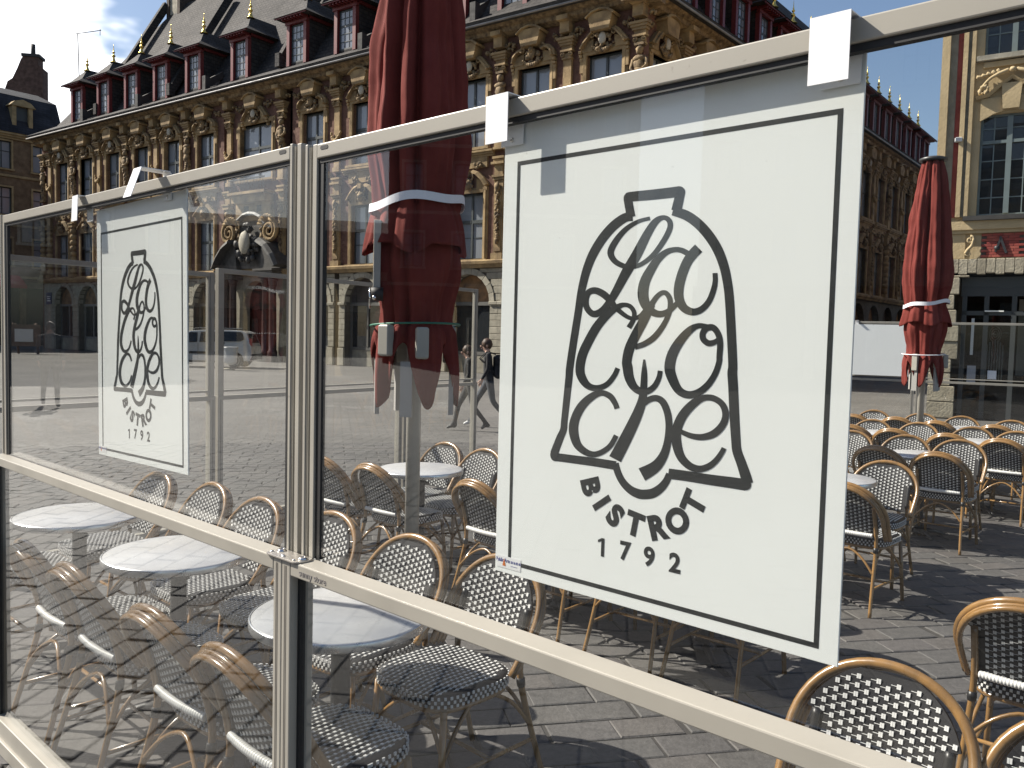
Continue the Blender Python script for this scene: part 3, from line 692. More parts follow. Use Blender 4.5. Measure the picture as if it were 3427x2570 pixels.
# second block, round the near umbrella
table(4.46, 3.93, 'marble table behind the near umbrella pole')
table(3.20, 3.98, 'marble table hidden behind the big sign near the umbrella')
table(2.22, 4.00, 'marble table hidden behind the middle of the big sign')
for t, m, lb in ((4.74, 3.28, 'chair seen from behind at the right edge of the cream posts'), (4.27, 3.33, 'chair seen from behind just left of the near umbrella pole'),
                 (3.42, 3.42, 'chair seen from behind at the left edge of the big sign'), (2.96, 3.42, 'chair hidden behind the left part of the big sign, its leg showing below'),
                 (2.38, 3.42, 'chair hidden behind the middle of the big sign, its legs showing below'), (1.92, 3.42, 'chair hidden behind the right part of the big sign, its legs showing below'),
                 (.58, 3.20, 'chair seen from behind, cut by the right picture edge beside the big near chair')):
    chair(t*k_, m*k_, 1, lb, J(3))
for t, m, lb in ((4.75, 4.46, 'chair facing the camera behind the table right of the near umbrella pole'), (4.30, 4.44, 'chair facing the camera cut by the upper left edge of the big sign'),
                 (3.30, 4.46, 'chair facing the camera hidden behind the left part of the big sign'), (2.60, 4.46, 'chair facing the camera hidden behind the centre of the big sign')):
    chair(t*k_, m*k_, -1, lb, J(3))
# right-hand blocks, beyond the big sign
RB = [ # rowN m, rowC m, N list, C list
 (5.15, 6.33, [(1.93, 'dark chair back cut by the right edge of the big sign, nearest of that group'), (2.41, 'chair hidden by the right edge of the big sign')], [(2.07, 'bright chair facing the camera right beside the big sign edge, second row'), (2.55, 'chair facing the camera peeping out from the sign edge, second row')]),
 (7.20, 8.30, [(1.98, 'dark chair back in the middle of the right group'), (2.45, 'dark chair back left of the middle of the right group')], [(2.11, 'bright chair facing the camera between two dark chair backs, third row'), (2.56, 'bright chair facing the camera behind the dark left chair, third row'), (3.05, 'bright chair cut by the sign edge, third row')]),
 (8.82, 9.78, [(1.88, 'dark chair back with white bar at the right picture edge'), (2.35, 'double arched chair back in the fourth row, centre'), (2.87, 'double arched chair back in the fourth row, left'), (3.30, 'chair back cut by the sign edge, fourth row')], [(1.93, 'bright chair cut by the right picture edge, fourth row'), (2.36, 'bright chair right of centre, fourth row'), (2.90, 'bright chair left of centre, fourth row'), (3.36, 'bright chair beside the sign edge, fourth row')]),
 (10.28, 11.20, [(2.27, 'dark chair back far right, last table row'), (2.85, 'chair back right of the far umbrella pole, last table row'), (3.31, 'chair back left of the far umbrella pole, last table row'), (3.78, 'chair back at the sign edge, last table row')], [(2.28, 'rearmost bright chair at the right picture edge'), (2.83, 'rearmost bright chair right of the far umbrella pole'), (3.29, 'rearmost bright chair split by the far umbrella pole'), (3.85, 'rearmost bright chair beside the sign edge')])]
for mn, mc, ns, cs in RB:
    for t, lb in ns: chair(t*k_, (mn + rj.uniform(-.05, .05))*k_, 1, lb, J(4))
    for t, lb in cs: chair(t*k_, (mc + rj.uniform(-.05, .05))*k_, -1, lb, J(4))
for t, m, lb in ((2.33, 5.95, 'marble table peeping out at the right edge of the big sign'), (2.30, 7.90, 'marble table between the dark and the bright chairs of the third row'),
                 (2.20, 9.52, 'marble table right of centre in the fourth row'), (3.18, 9.50, 'marble table beside the sign edge in the fourth row'),
                 (2.60, 11.0, 'far marble table right of the far umbrella'), (3.66, 11.0, 'far marble table left of the far umbrella')):
    table(t, m, lb)

# ------------------------------------------------------------------ closed umbrellas
def umbrella(loc, rz, seed, label, zs, mech=True, name='closed_umbrella'):
    """zs: cap, strap, hem, tie, tips heights"""
    zc, zst, zh, zt, ztip = zs; rs = random.Random(seed)
    o = thing(name, label, 'umbrella', loc, rz, 'closed red umbrellas')
    obj('pole', MB().lathe([(.038, .02), (.038, zc - .08)], 24), o, mats=[M_POLE])
    obj('ground_sleeve', MB().lathe([(.19, 0), (.19, .012), (.06, .016), (.05, .02), (.05, .18), (.0385, .185)], 24), o, mats=[M_IRON])
    obj('cap', MB().lathe([(.15, zc - .03), (.152, zc), (.10, zc + .018), (.02, zc + .022)], 24), o, mats=[mat('dark_cap', (.05, .05, .05), .4)])
    n = 144; nf = 8; ph = [rs.uniform(0, 6.28) for _ in range(6)]
    pl = []
    for k in range(n):
        th = 2*pi*k/n; w_ = th + .22*sin(2*th + ph[0]) + .13*sin(3*th + ph[1])
        f = abs(sin(nf*w_/2 + ph[2])); pl.append((f**.8 - .55) + .22*sin(23*th + ph[3])*.4)
    def layer(rows, nm, dz=None):
        v = []; 
        for (z, r, a, tw) in rows:
            for k in range(n):
                kk = (k + int(tw)) % n; th = 2*pi*k/n
                rr = r + a*pl[kk] + .006*sin(5*th + z*7 + ph[4]) + .016*noise.noise(Vector((cos(th)*2.2, sin(th)*2.2, z*4 + seed))) + .007*noise.noise(Vector((cos(th)*7, sin(th)*7, z*9 + seed)))
                zz = z + (dz(th, z) if dz else 0)
                v.append((rr*cos(th), rr*sin(th), zz))
        f = []
        for j in range(len(rows)-1):
            for k in range(n): f.append((j*n+k, (j+1)*n+k, (j+1)*n+(k+1) % n, j*n+(k+1) % n))
        c = obj(nm, MB().add(v, f, 0, True), o, mats=[M_RED])
        sol = c.modifiers.new('cloth', 'SOLIDIFY'); sol.thickness = .003; return c
    H = zc - zst; rows = []
    for j in range(61):
        u = j/60; z = zc - .03 - (H - .03)*u
        r = .095 + .125*min(1, u/.75)**.6 - .035*max(0, (u - .85)/.15); a = .040 + .060*min(1, u*1.6)*(1 - .45*max(0, (u - .8)/.2))
        rows.append((z, r, a, 0))
    for u in [q/12 for q in range(1, 13)]: rows.append((zst + (zh - zst)*u, .190 + .062*u**.7, .038 + .02*u, 0))
    layer(rows, 'canopy', lambda th, z: (-.05*max(0, cos(4*th + ph[1]))*max(0, (zst - z)/(zst - zh))))
    rows = []
    for j in range(30):
        u = j/29; z = zh + .05 - (zh + .05 - zt)*u
        rows.append((z, .205 - .035*u**2.2 + .012*sin(u*6), .030 + .022*u, 5))

    for j in range(1, 15):
        u = j/14; rows.append((zt - .03*u, .180 + .028*sin(u*2.2) , .055, 5))
    layer(rows, 'canopy_lower', lambda th, z: -((zt - z)/.03)*((zt - ztip) - .03)*(.15 + .85*abs(cos(2.5*th + ph[5]))**1.7) if z < zt - .001 else 0)
    # white strap and thin cord
    def ring(nm, z, r, hz, mt, tilt, wob):
        b = MB(); v = []; m_ = 72
        for k in range(m_):
            th = 2*pi*k/m_; rr = r + wob*sin(3*th + ph[0]); zz = z + tilt*sin(th + ph[1]) + .01*sin(4*th + ph[2]); tw = .5*hz*sin(2*th + ph[3])
            for dr, dz_ in ((0, -hz), (.002, -hz), (.002 + tw*.3, hz), (tw*.3, hz)): v.append(((rr+dr)*cos(th), (rr+dr)*sin(th), zz + dz_))
        f = []
        for k in range(m_):
            a, c = 4*k, 4*((k+1) % m_)
            for q in range(4): f.append((a+q, c+q, c+(q+1) % 4, a+(q+1) % 4))
        return obj(nm, b.add(v, f, 0, False), o, mats=[mt])
    ring('strap', zst, .247, .021, M_STRAP, .03, .006)
    obj('tie_cord', MB().tube([((.232)*cos(2*pi*k/48), .232*sin(2*pi*k/48), zt + .012*sin(2*pi*k/48 + 1)) for k in range(48)], .0055, 7, closed=True), o, mats=[M_CORD if mech else M_STRAP])
    for q, (a, r, z0, z1) in enumerate(((R(-41), .238, zt - .16, zt + .0), (R(5), .238, zt - .17, zt - .01), (R(110), .2, zt - .2, zt), (R(200), .2, zt - .2, zt))):
        c, s_ = cos(a), sin(a); b = MB(); hw = .031
        b.cbox((0, 0, (z0+z1)/2), (hw, .026, (z1 - z0)/2), 0, None, .008)
        obj('rib_end', b, o, (r*c, r*s_, 0), a + pi/2, mats=[M_POLE], bevel=.004)
    for q, a in enumerate((R(200), R(-88), R(-15), R(80))):
        obj('rib_tip', MB().cbox((.195*cos(a), .195*sin(a), ztip + .10), (.03, .012, .14), 0, Matrix.Rotation(a + pi/2, 3, 'Z')), o, mats=[mat('grey_tip', (.35, .34, .32), .5)])
    if mech:
        a = R(-57); b = MB(); rt_ = Matrix.Rotation(R(9), 3, 'Y')
        b.cbox((0, 0, 0), (.024, .018, .20), 0, rt_); st_ = obj('strut', b, o, (.245*cos(a), .245*sin(a), zt + .32), mats=[M_POLE], bevel=.003)
        obj('strut_side', MB().cbox((.03, 0, 0), (.005, .016, .195), 0, rt_), st_, mats=[mat('grey_tip', (.35, .34, .32), .5)])
        obj('pulley', MB().tube([(0, -.03, 0), (0, .03, 0)], .034, 14), o, (.242*cos(a) + .02, .242*sin(a), zt + .15), mats=[M_BLACK])
        obj('lever_loop', MB().tube([(.045*cos(2*pi*k/20), 0, .05*sin(2*pi*k/20)) for k in range(20)], .004, 6, closed=True), o, (.25*cos(a), .25*sin(a) - .03, zt + .13), mats=[M_CHROME])
        obj('bolt', MB().ball((0, 0, 0), .012), o, (.235*cos(a) + .07, .235*sin(a) - .02, zt + .13), mats=[M_CHROME])
    return o
U1 = Vector((-.515, 4.42, 0)); U2 = Vector((4.86, 9.95, 0))
umbrella(U1, R(-80), 4, 'near closed red umbrella with white strap standing behind the front windscreen', (4.05, 2.33, 2.12, 1.715, 1.29))
umbrella(TM(3.75, 6.85), R(130), 6, 'closed red umbrella standing hidden behind the big sign', (3.80, 2.20, 2.0, 1.62, 1.22), mech=False)
umbrella(U2, R(20), 9, 'far closed red umbrella with white strap at the right, above the chairs', (3.86, 2.17, 1.95, 1.58, 1.19), mech=False)

# ------------------------------------------------------------------ the exchange building across the square
M_STONE = mat('golden_stone', (.37, .255, .12), .88, noise_s=1.6, col2=(.16, .108, .058), bump=.4, bump_s=14, detail=4)
M_STONE2 = mat('carved_stone', (.29, .20, .10), .88, noise_s=5, col2=(.075, .053, .035), bump=.5, bump_s=25, detail=4)
M_GREY = mat('grey_limestone', (.34, .31, .245), .9, noise_s=3, noise_a=.3, bump=.3, bump_s=20, rnd=.16)
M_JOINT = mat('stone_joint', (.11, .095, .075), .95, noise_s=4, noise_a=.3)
M_BRICK = mat('dark_red_brick', (.155, .075, .050), .9, noise_s=5, noise_a=.4, bump=.4, bump_s=30)
M_WFR = mat('dark_window_frame', (.040, .048, .048), .5)
M_PANE = glass_mat('window_glass', (.30, .34, .36), 1.7, body=(.40, .43, .47), body_w=.55)  # pale body colour imitates sky reflection and curtains in the panes
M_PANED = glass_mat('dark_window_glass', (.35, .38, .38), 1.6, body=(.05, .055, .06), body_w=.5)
M_DARK = mat('dark_interior', (.016, .015, .014), .9)  # near-black colour stands in for the shade of unlit rooms
M_REDP = mat('red_painted_wood', (.165, .024, .024), .5, noise_s=9, noise_a=.3)
M_GOLD = mat('gilding', (.85, .60, .16), .28, metal=1)
M_LEAD = mat('lead_gutter', (.050, .047, .044), .8, noise_s=3, noise_a=.3)
M_WHITEC = mat('pale_cartouche', (.44, .40, .32), .7, noise_s=8, noise_a=.2)
def slate_mat(name, c1, c2, rot=0.):
    m = bpy.data.materials.new(name); m.use_nodes = True; t = m.node_tree; b = t.nodes['Principled BSDF']
    tc = N(t, 'ShaderNodeTexCoord'); br = N(t, 'ShaderNodeTexBrick', inp={'Scale': 1, 'Mortar Size': .012, 'Brick Width': .30, 'Row Height': .20, 'Color1': (*c1, 1), 'Color2': (*c2, 1), 'Mortar': (.018, .017, .017, 1)})
    sx = N(t, 'ShaderNodeSeparateXYZ'); cx = N(t, 'ShaderNodeCombineXYZ'); K(t, tc.outputs['Object'], sx.inputs[0])
    ad = N(t, 'ShaderNodeMath', operation='ADD'); K(t, sx.outputs[0], ad.inputs[0]); K(t, sx.outputs[1], ad.inputs[1])
    K(t, ad.outputs[0], cx.inputs[0]); K(t, sx.outputs[2], cx.inputs[1]); K(t, cx.outputs[0], br.inputs[0])
    n = N(t, 'ShaderNodeTexNoise', inp={'Scale': .8, 'Detail': 3}); K(t, tc.outputs['Object'], n.inputs[0])
    r = N(t, 'ShaderNodeMapRange', inp={1: .3, 2: .7, 3: .65, 4: 1.45}); K(t, n.outputs['Fac'], r.inputs[0])
    x = N(t, 'ShaderNodeVectorMath', operation='SCALE'); K(t, br.outputs['Color'], x.inputs[0]); K(t, r.outputs[0], x.inputs['Scale']); K(t, x.outputs[0], b.inputs['Base Color'])
    b.inputs['Roughness'].default_value = .85; b.inputs['Specular IOR Level'].default_value = .25
    bp = N(t, 'ShaderNodeBump', inp={'Strength': .9, 'Distance': .03}); K(t, br.outputs['Fac'], bp.inputs['Height']); bp.invert = True; K(t, bp.outputs[0], b.inputs['Normal'])
    return m
M_SLATE = slate_mat('roof_slate', (.056, .051, .047), (.036, .033, .032))
BA = R(54); BT = Vector((-sin(BA), cos(BA), 0)); BN = Vector((-cos(BA), -sin(BA), 0))
BC = Vector((4.51, 32.58, 0)); BROT = math.atan2(BT.y, BT.x)
BA2 = R(39); T2 = Vector((sin(BA2), cos(BA2), 0)); RROT = math.atan2(-T2.y, -T2.x) - BROT
bourse = thing('exchange_building', 'ornate golden stone exchange building with slate roof, red dormers and gilded finials', 'building', BC, BROT)
def bput(name, me, frame, x, z=0., y=0., par=None, mats=None, kind=None):
    if isinstance(me, MB): me = me.mesh(name, mats)
    if par is None:
        if frame == 0: o = obj(name, me, bourse, (x, y, z))
        else: o = obj(name, me, bourse, (x*cos(RROT) - y*sin(RROT), x*sin(RROT) + y*cos(RROT), z), RROT)
    else: o = obj(name, me, par, (x, y, z))
    if kind: o['kind'] = kind
    return o
ro = random.Random(21)
def swag(b, x0, x1, z, drop, y, r, n=9, mi=0):
    for i in range(n):
        u = i/(n-1); q = 4*u*(1-u); b.ball((x0 + (x1-x0)*u, y + .03*q, z - drop*q), r*(.7 + .6*q), 6, 5, mi, .35, i + z)
def volute(b, cx, cz, y, r, turns=1.6, sgn=1, th=.05, start=90, mi=0):
    pts = []; rr = []; n = int(14*turns)
    for i in range(n+1):
        a = R(start) + sgn*2*pi*turns*i/n; q = r*(1 - .85*i/n); pts.append((cx + q*cos(a), y + .02*i/n, cz + q*sin(a))); rr.append(th*(1 - .55*i/n))
    b.tube(pts, rr, 6, mi)
def rag(b, cx, cz, w, h, y, n, seed, r=.09, mi=0, d=.12):            # leafy carved mass
    q = random.Random(seed)
    for i in range(n):
        a = q.uniform(0, 2*pi); k = math.sqrt(q.random())
        s_ = q.uniform(.6, 1.3)*r; b.ball((cx + w*k*cos(a), y + q.uniform(0, d), cz + h*k*sin(a)), (s_*q.uniform(.7, 1.4), s_, s_*q.uniform(.7, 1.4)), 6, 5, mi, .6, q.uniform(0, 99))
def herm(seed, arms=True):
    b = MB(); q = random.Random(seed)
    b.prism([(-.15, 0), (.15, 0), (.19, 1.05), (-.19, 1.05)], -.02, .20)                        # tapering shaft
    b.box(-.24, .24, -.02, .28, -.14, 0); b.box(-.20, .20, -.02, .24, 0, .10)
    for k in range(7): b.ball((q.uniform(-.12, .12), .20, .2 + k*.13), (.10, .07, .09), 6, 5, 0, .6, seed + k)
    b.ball((0, .16, 1.18), (.24, .17, .26), 10, 8, 0, .35, seed); b.ball((0, .17, 1.55), (.24, .16, .30), 10, 8, 0, .3, seed+1); b.ball((0, .17, 1.82), (.30, .15, .13), 10, 6, 0, .2, seed+2)
    b.ball((.0, .20, 2.10), (.12, .13, .17), 10, 8, 0, .18, seed+3); b.ball((0, .14, 2.16), (.15, .13, .16), 8, 6, 0, .5, seed+4); b.tube([(0, .16, 1.85), (0, .17, 2.02)], .07, 8)
    if arms:
        b.tube([(-.26, .15, 1.80), (-.33, .2, 1.52), (-.16, .30, 1.36), (.05, .32, 1.40)], [.085, .07, .055, .05], 7); b.tube([(.26, .15, 1.80), (.34, .19, 1.50), (.18, .30, 1.28), (-.02, .32, 1.26)], [.085, .07, .055, .05], 7)
    b.box(-.20, .20, -.02, .26, 2.30, 2.40)
    return b
def capital(z=0):
    b = MB(); b.box(-.23, .23, -.02, .20, z - .06, z); b.box(-.19, .19, -.02, .18, z, z + .16)
    for s_ in (-1, 1): volute(b, s_*.20, z + .12, .20, .10, 1.4, s_, .045)
    b.box(-.28, .28, -.02, .26, z + .22, z + .30)
    for k in range(3): b.box(-.30 - .05*k, .30 + .05*k, -.02, .27 + .05*k, z + .46 + .10*k, z + .555 + .10*k)
    b.box(-.24, .24, -.02, .20, z + .30, z + .46)
    return b
BM = {}
def bay_meshes():
    # --- upper storey frames (normal bay: half opening .74)
    for tag_, hw in (('', .80), ('w', 1.36)):
        b = MB()
        b.sweep([(hw, 9.82), (hw, 12.80), (-hw, 12.80), (-hw, 9.82)][::-1], [(0, -.30), (.0, .09), (.14, .11), (.16, .05), (.24, .05), (.26, -.02)])
        for s_ in (-1, 1): b.box(s_*hw + s_*.20 - .09, s_*hw + s_*.20 + .09, -.01, .10, 12.15, 12.75); b.box(s_*(hw + .16) - .11, s_*(hw + .16) + .11, -.01, .16, 9.62, 9.80)
        b.box(-hw - .3, hw + .3, -.02, .24, 9.70, 9.815)
        BM['surround2' + tag_] = b.mesh('window_surround', M_STONE)
        b = MB()
        b.sweep([(hw, 5.0), (hw, 7.88), (-hw, 7.88), (-hw, 5.0)][::-1], [(0, -.30), (.0, .09), (.13, .11), (.15, .05), (.22, .05), (.24, -.02)])
        b.box(-hw - .28, hw + .28, -.02, .20, 4.93, 5.0)
        BM['surround1' + tag_] = b.mesh('window_surround', M_STONE)
        for lv, (z0, z1) in (('2', (9.82, 12.80)), ('1', (5.0, 7.88))):
            b = MB(); f = .075; tz = z0 + (z1 - z0)*.58; y0, y1 = -.27, -.20
            b.box(-hw, -hw+f, y0, y1, z0, z1); b.box(hw-f, hw, y0, y1, z0, z1); b.box(-hw+f, hw-f, y0, y1, z1-f, z1); b.box(-hw+f, hw-f, y0, y1, z0, z0+f)
            b.box(-.05, .05, y0+.002, y1+.02, z0+f, z1-f); b.box(-hw+f, -.05, y0+.004, y1+.03, tz-.07, tz+.07); b.box(.05, hw-f, y0+.004, y1+.03, tz-.07, tz+.07)
            q = tz - (tz - z0)*.42
            b.box(-hw+f, -.05, y0+.01, y1-.01, q-.02, q+.02); b.box(.05, hw-f, y0+.01, y1-.01, q-.02, q+.02)
            BM['frame' + lv + tag_] = b.mesh('window', M_WFR)
            BM['panes' + lv + tag_] = [(s_*(hw - f + .05)/2, (a + c)/2, MB().box(-(hw - f - .05)/2 - .005, (hw - f - .05)/2 + .005, -.245, -.235, -(c - a)/2 - .005, (c - a)/2 + .005).mesh('pane', M_PANE)) for s_ in (-1, 1) for a, c in ((z0+f, q-.02), (q+.02, tz-.07), (tz+.07, z1-f))]
    # --- broken pediments over the windows
    for k in range(2):
        b = MB(); yy = .30
        for s_ in (-1, 1):
            if k == 0: path = [(s_*(1.02), 13.06), (s_*.86, 13.26), (s_*.62, 13.52), (s_*.48, 13.62)]
            else: path = [(s_*(1.02), 13.06), (s_*.95, 13.30), (s_*.78, 13.46), (s_*.60, 13.50), (s_*.46, 13.42)]
            if s_ > 0: path = path
            else: path = path[::-1]
            b.sweep(path, [(-.09, -.02), (-.09, .20), (-.02, .24), (.0, .32), (.07, .34), (.09, -.02)])
            b.prism([(s_*1.06, 12.92), (s_*.50, 12.92), (s_*.46, 13.40), (s_*.85, 13.26), (s_*1.06, 13.02)], -.02, .14)
            volute(b, s_*.46, 13.50, .22, .13, 1.3, -s_, .05)
            for e in range(3): b.box(min(s_*.98, s_*1.10), max(s_*.98, s_*1.10), -.02, .12 + .05*e, 12.60 + .14*e, 12.70 + .14*e)
        b.prism([(-.40, 13.55), (.40, 13.55), (.52, 14.0), (.52, 14.22), (-.52, 14.22), (-.52, 14.0)], -.02, .50)
        b.sweep([(-.62, 14.06), (-.35, 14.24), (0, 14.31), (.35, 14.24), (.62, 14.06)][::-1], [(-.06, -.02), (-.06, .55), (.02, .60), (.05, -.02)])
        BM['ped2%d' % k] = b.mesh('pediment', M_STONE)
        b = MB()
        rag(b, 0, 13.22, .34, .36, .14, 20, 31 + k, .085); swag(b, -.46, .46, 13.06, .22, .20, .075, 11)
        b.ball((0, .26, 13.30), (.17, .10, .24), 12, 10, 1 if k == 0 else 0, .05, 4)
        if k == 1: b.ball((0, .32, 13.42), (.12, .11, .15), 10, 8, 0, .35, 8); b.ball((-.05, .42, 13.44), .025, 6, 5); b.ball((.05, .42, 13.44), .025, 6, 5); b.ball((0, .44, 13.38), (.025, .04, .045), 6, 5)
        
        BM['cart2%d' % k] = b.mesh('cartouche', [M_STONE2, M_WHITEC])
        b = MB(); rag(b, 0, 13.72, .30, .16, .06, 9, 51 + k, .07); BM['leaf2%d' % k] = b.mesh('leaf_carving', M_STONE2)
        b = MB()
        for s_ in (-1, 1):
            p = [(s_*1.02, 8.16), (s_*.80, 8.44), (s_*.50, 8.70), (s_*.22, 8.80)] if k == 0 else [(s_*1.02, 8.20), (s_*.66, 8.48), (s_*.30, 8.76)]
            if s_ < 0: p = p[::-1]
            b.sweep(p, [(-.08, -.02), (-.08, .16), (0, .24), (.07, .28), (.09, -.02)])
            b.prism([(s_*1.0, 7.95), (s_*.42, 7.95), (s_*.42, 8.50), (s_*.80, 8.36), (s_*1.0, 8.12)], -.02, .10)
        b.box(-.12, .12, -.02, .34, 8.62, 8.86)
        b.box(-.98, .98, -.02, .10, 8.95, 9.40)
        for e in range(3): b.box(-1.35, 1.35, -.02, .12 + .07*e, 9.40 + .09*e, 9.485 + .09*e)
        BM['ped1%d' % k] = b.mesh('pediment', M_STONE)
        b = MB(); rag(b, 0, 8.22, .30, .24, .12, 16, 71 + k, .085)
        b.ball((0, .24, 8.22), (.17, .14, .21), 10, 8, 0, .4, 5 + k); b.ball((-.07, .36, 8.27), .03, 6, 5); b.ball((.07, .36, 8.27), .03, 6, 5); b.ball((0, .38, 8.19), (.035, .05, .06), 6, 5)
        for s_ in (-1, 1): b.tube([(s_*.2, .2, 8.40), (s_*.34, .24, 8.56), (s_*.30, .26, 8.70)], [.05, .04, .02], 6)
        rag(b, -.5, 9.05, .24, .13, .10, 8, 81 + k, .07); rag(b, .5, 9.05, .24, .13, .10, 8, 91 + k, .07)
        BM['mask1%d' % k] = b.mesh('carved_mask', M_STONE2)
    # --- members between the bays (centred on the bay line)
    for k in range(3): BM['herm2%d' % k] = herm(100 + k*7, k != 1).mesh('herm', M_STONE2)
    b = MB(); b.box(-.19, .19, -.02, .13, 9.82, 12.85); b.box(-.24, .24, -.02, .18, 9.62, 9.82); swag(b, -.30, .30, 11.45, .34, .19, .085, 9); b.ball((-.32, .17, 11.5), .07, 6, 5, 0, .5, 2); b.ball((.32, .17, 11.5), .07, 6, 5, 0, .5, 3)
    BM['pil2'] = b.mesh('pilaster', M_STONE)
    BM['cap2'] = capital(12.86).mesh('capital', M_STONE)
    b = MB(); b.box(-.22, .22, -.02, .42, 13.78, 14.30); b.prism([(-.26, 14.22), (.26, 14.22), (.26, 14.40), (-.26, 14.40)], -.02, .62)
    rag(b, -.52, 13.85, .2, .14, .06, 6, 7, .07); BM['console2'] = b.mesh('console', M_STONE)
    b = MB(); b.box(-.24, .24, -.02, .12, 5.0, 8.30); b.box(-.30, .30, -.02, .20, 4.96, 5.22); b.box(-.17, .17, .12, .16, 5.3, 7.9)
    for e, z in enumerate((8.32, 8.44, 8.98, 9.10, 9.22)): b.box(-.28 - .03*(e % 3), .28 + .03*(e % 3), -.02, .17 + .05*(e % 3), z, z + .10)
    b.box(-.22, .22, -.02, .15, 8.55, 8.98)
    BM['pil1'] = b.mesh('pilaster', M_STONE)
    b = MB(); q = random.Random(77)
    for k in range(26): u = k/25; b.ball((q.uniform(-.10, .10)*(1-.4*u), .20, 8.1 - 2.3*u), (.09, .08, .10), 6, 5, 0, .7, k)
    b.ball((0, .22, 8.0), (.14, .10, .2), 8, 6, 0, .4, 2); b.ball((0, .2, 5.75), (.10, .09, .16), 8, 6, 0, .4, 2)
    BM['drop1'] = b.mesh('carved_drop', M_STONE2)
    b = MB()
    for k in range(8): b.lathe([(.17, 0), (.23, .06), (.23, .24), (.17, .30)], 12, (0, .10, 5.22 + k*.385)); b.lathe([(.16, .30), (.16, .386)], 10, (0, .10, 5.22 + k*.385))
    b.box(-.27, .27, -.02, .30, 4.96, 5.20); b.box(-.26, .26, -.02, .34, 8.32, 8.50); b.box(-.32, .32, -.02, .38, 8.52, 8.62)
    for e, z in enumerate((8.98, 9.10, 9.22)): b.box(-.28 - .03*e, .28 + .03*e, -.02, .24 + .05*e, z, z + .10)
    b.box(-.22, .22, -.02, .22, 8.63, 8.97)
    BM['band1'] = b.mesh('banded_column', M_STONE)
    # --- brick field between the stone members
    for tag_, hw, bw in (('', .80, 1.665), ('w', 1.36, 2.30)):
        b = MB()
        for s_ in (-1, 1): b.box(min(s_*hw, s_*bw), max(s_*hw, s_*bw), -.42, 0, 4.96, 14.35)
        b.box(-hw, hw, -.42, -.001, 7.88, 9.82); b.box(-hw, hw, -.42, -.001, 12.80, 14.35)
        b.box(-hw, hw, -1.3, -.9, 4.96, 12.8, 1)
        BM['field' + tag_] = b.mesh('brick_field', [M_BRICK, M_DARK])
    # --- arcade
    Ra, sp = 1.22, 3.15
    arc = [(Ra*cos(pi*k/16), sp + Ra*sin(pi*k/16)) for k in range(17)]
    poly = [(1.665, .0), (1.665, 4.62), (-1.665, 4.62), (-1.665, .0), (-Ra, .0)] + arc[::-1] + [(Ra, .0)]
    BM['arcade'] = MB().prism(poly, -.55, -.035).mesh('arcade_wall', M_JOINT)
    st_ = []
    for k in range(11):
        a0, a1 = pi*k/11 + .008, pi*(k+1)/11 - .008
        p = [(Ra*cos(a0), sp + Ra*sin(a0)), ((Ra+.27)*cos(a0), sp + (Ra+.27)*sin(a0)), ((Ra+.27)*cos(a1), sp + (Ra+.27)*sin(a1)), (Ra*cos(a1), sp + Ra*sin(a1))]
        st_.append(MB().prism(p[::-1], -.30, .05).mesh('voussoir', M_GREY))
    z = .92; j = 0
    while z < 4.55:
        h = .285 if z < sp else .305; h = min(h, 4.61 - z)
        zc = z + h/2; xi = Ra + .012 if z < sp - .1 else (math.sqrt(max(0, (Ra+.285)**2 - (zc-sp)**2)) if zc - sp < Ra + .285 else 0)
        for s_ in (-1, 1):
            L = 1.66 - xi; nn = max(1, round(L/.46)); off = .22*((j % 2) - .5)
            xs = [xi] + [xi + L*(i + (off if nn > 1 else 0))/nn for i in range(1, nn)] + [1.66]
            if xi == 0 and s_ < 0: xs[0] = 0
            for a, c in zip(xs[:-1], xs[1:]):
                if c - a < .06: continue
                hw_ = (c - a)/2 - .008
                st_.append(MB().cbox((s_*(a+c)/2, -.04, zc), (hw_, .045 + ro.uniform(0, .012), h/2 - .008), 0, None, .014).mesh('stone_block', M_GREY))
        z += h; j += 1
    for s_ in (-1, 1):
        st_.append(MB().cbox((s_*1.44, -.02, .44), (.215, .10, .44), 0, None, .02).mesh('plinth_stone', M_GREY))
        st_.append(MB().cbox((s_*1.44, .0, sp - .06), (.226, .09, .07), 0, None, .015).mesh('impost', M_GREY))
    BM['stones'] = st_
    b = MB()                                                    # shop front inside the arch
    b.box(-Ra, Ra, -.50, -.34, 3.0, 3.16); b.box(-.05, .05, -.50, -.38, .95, 3.0)
    for s_ in (-1, 1): b.box(s_*1.16 - .06, s_*1.16 + .06, -.50, -.38, 0, 3.0)
    b.box(-Ra, Ra, -.50, -.40, .80, .95); b.box(-Ra, Ra, -.52, -.42, 0, .80, 1)
    BM['shop'] = b.mesh('shop_front', [mat('grey_shop_frame', (.16, .15, .135), .6, rnd=.3), M_GREY])
    b = MB().box(-1.10, -.05, -.455, -.445, .95, 3.0).box(.05, 1.10, -.455, -.445, .95, 3.0); BM['shopglass'] = b.mesh('shop_pane', M_PANED)
    b = MB(); hp = [(Ra*cos(pi*k/16), 3.16 + (Ra-.02)*sin(pi*k/16)) for k in range(17)]; b.prism(hp[::-1], -.50, -.44)
    BM['lunette'] = [b.mesh('lunette', mat('lunette_a', (.30, .16, .07), .8, noise_s=2, col2=(.08, .05, .03))), None]
    BM['lunette'][1] = b.mesh('lunette', mat('lunette_b', (.06, .045, .04), .8, noise_s=2, noise_a=.5))
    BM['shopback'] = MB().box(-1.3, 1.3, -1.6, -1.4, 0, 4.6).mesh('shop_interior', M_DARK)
bay_meshes()
BAYS = [1.47, 4.80, 8.10, 11.43, 14.76, 18.43, 23.07, 27.63, 31.03, 34.36, 37.69, 41.02, 44.30]
far_stones = MB()
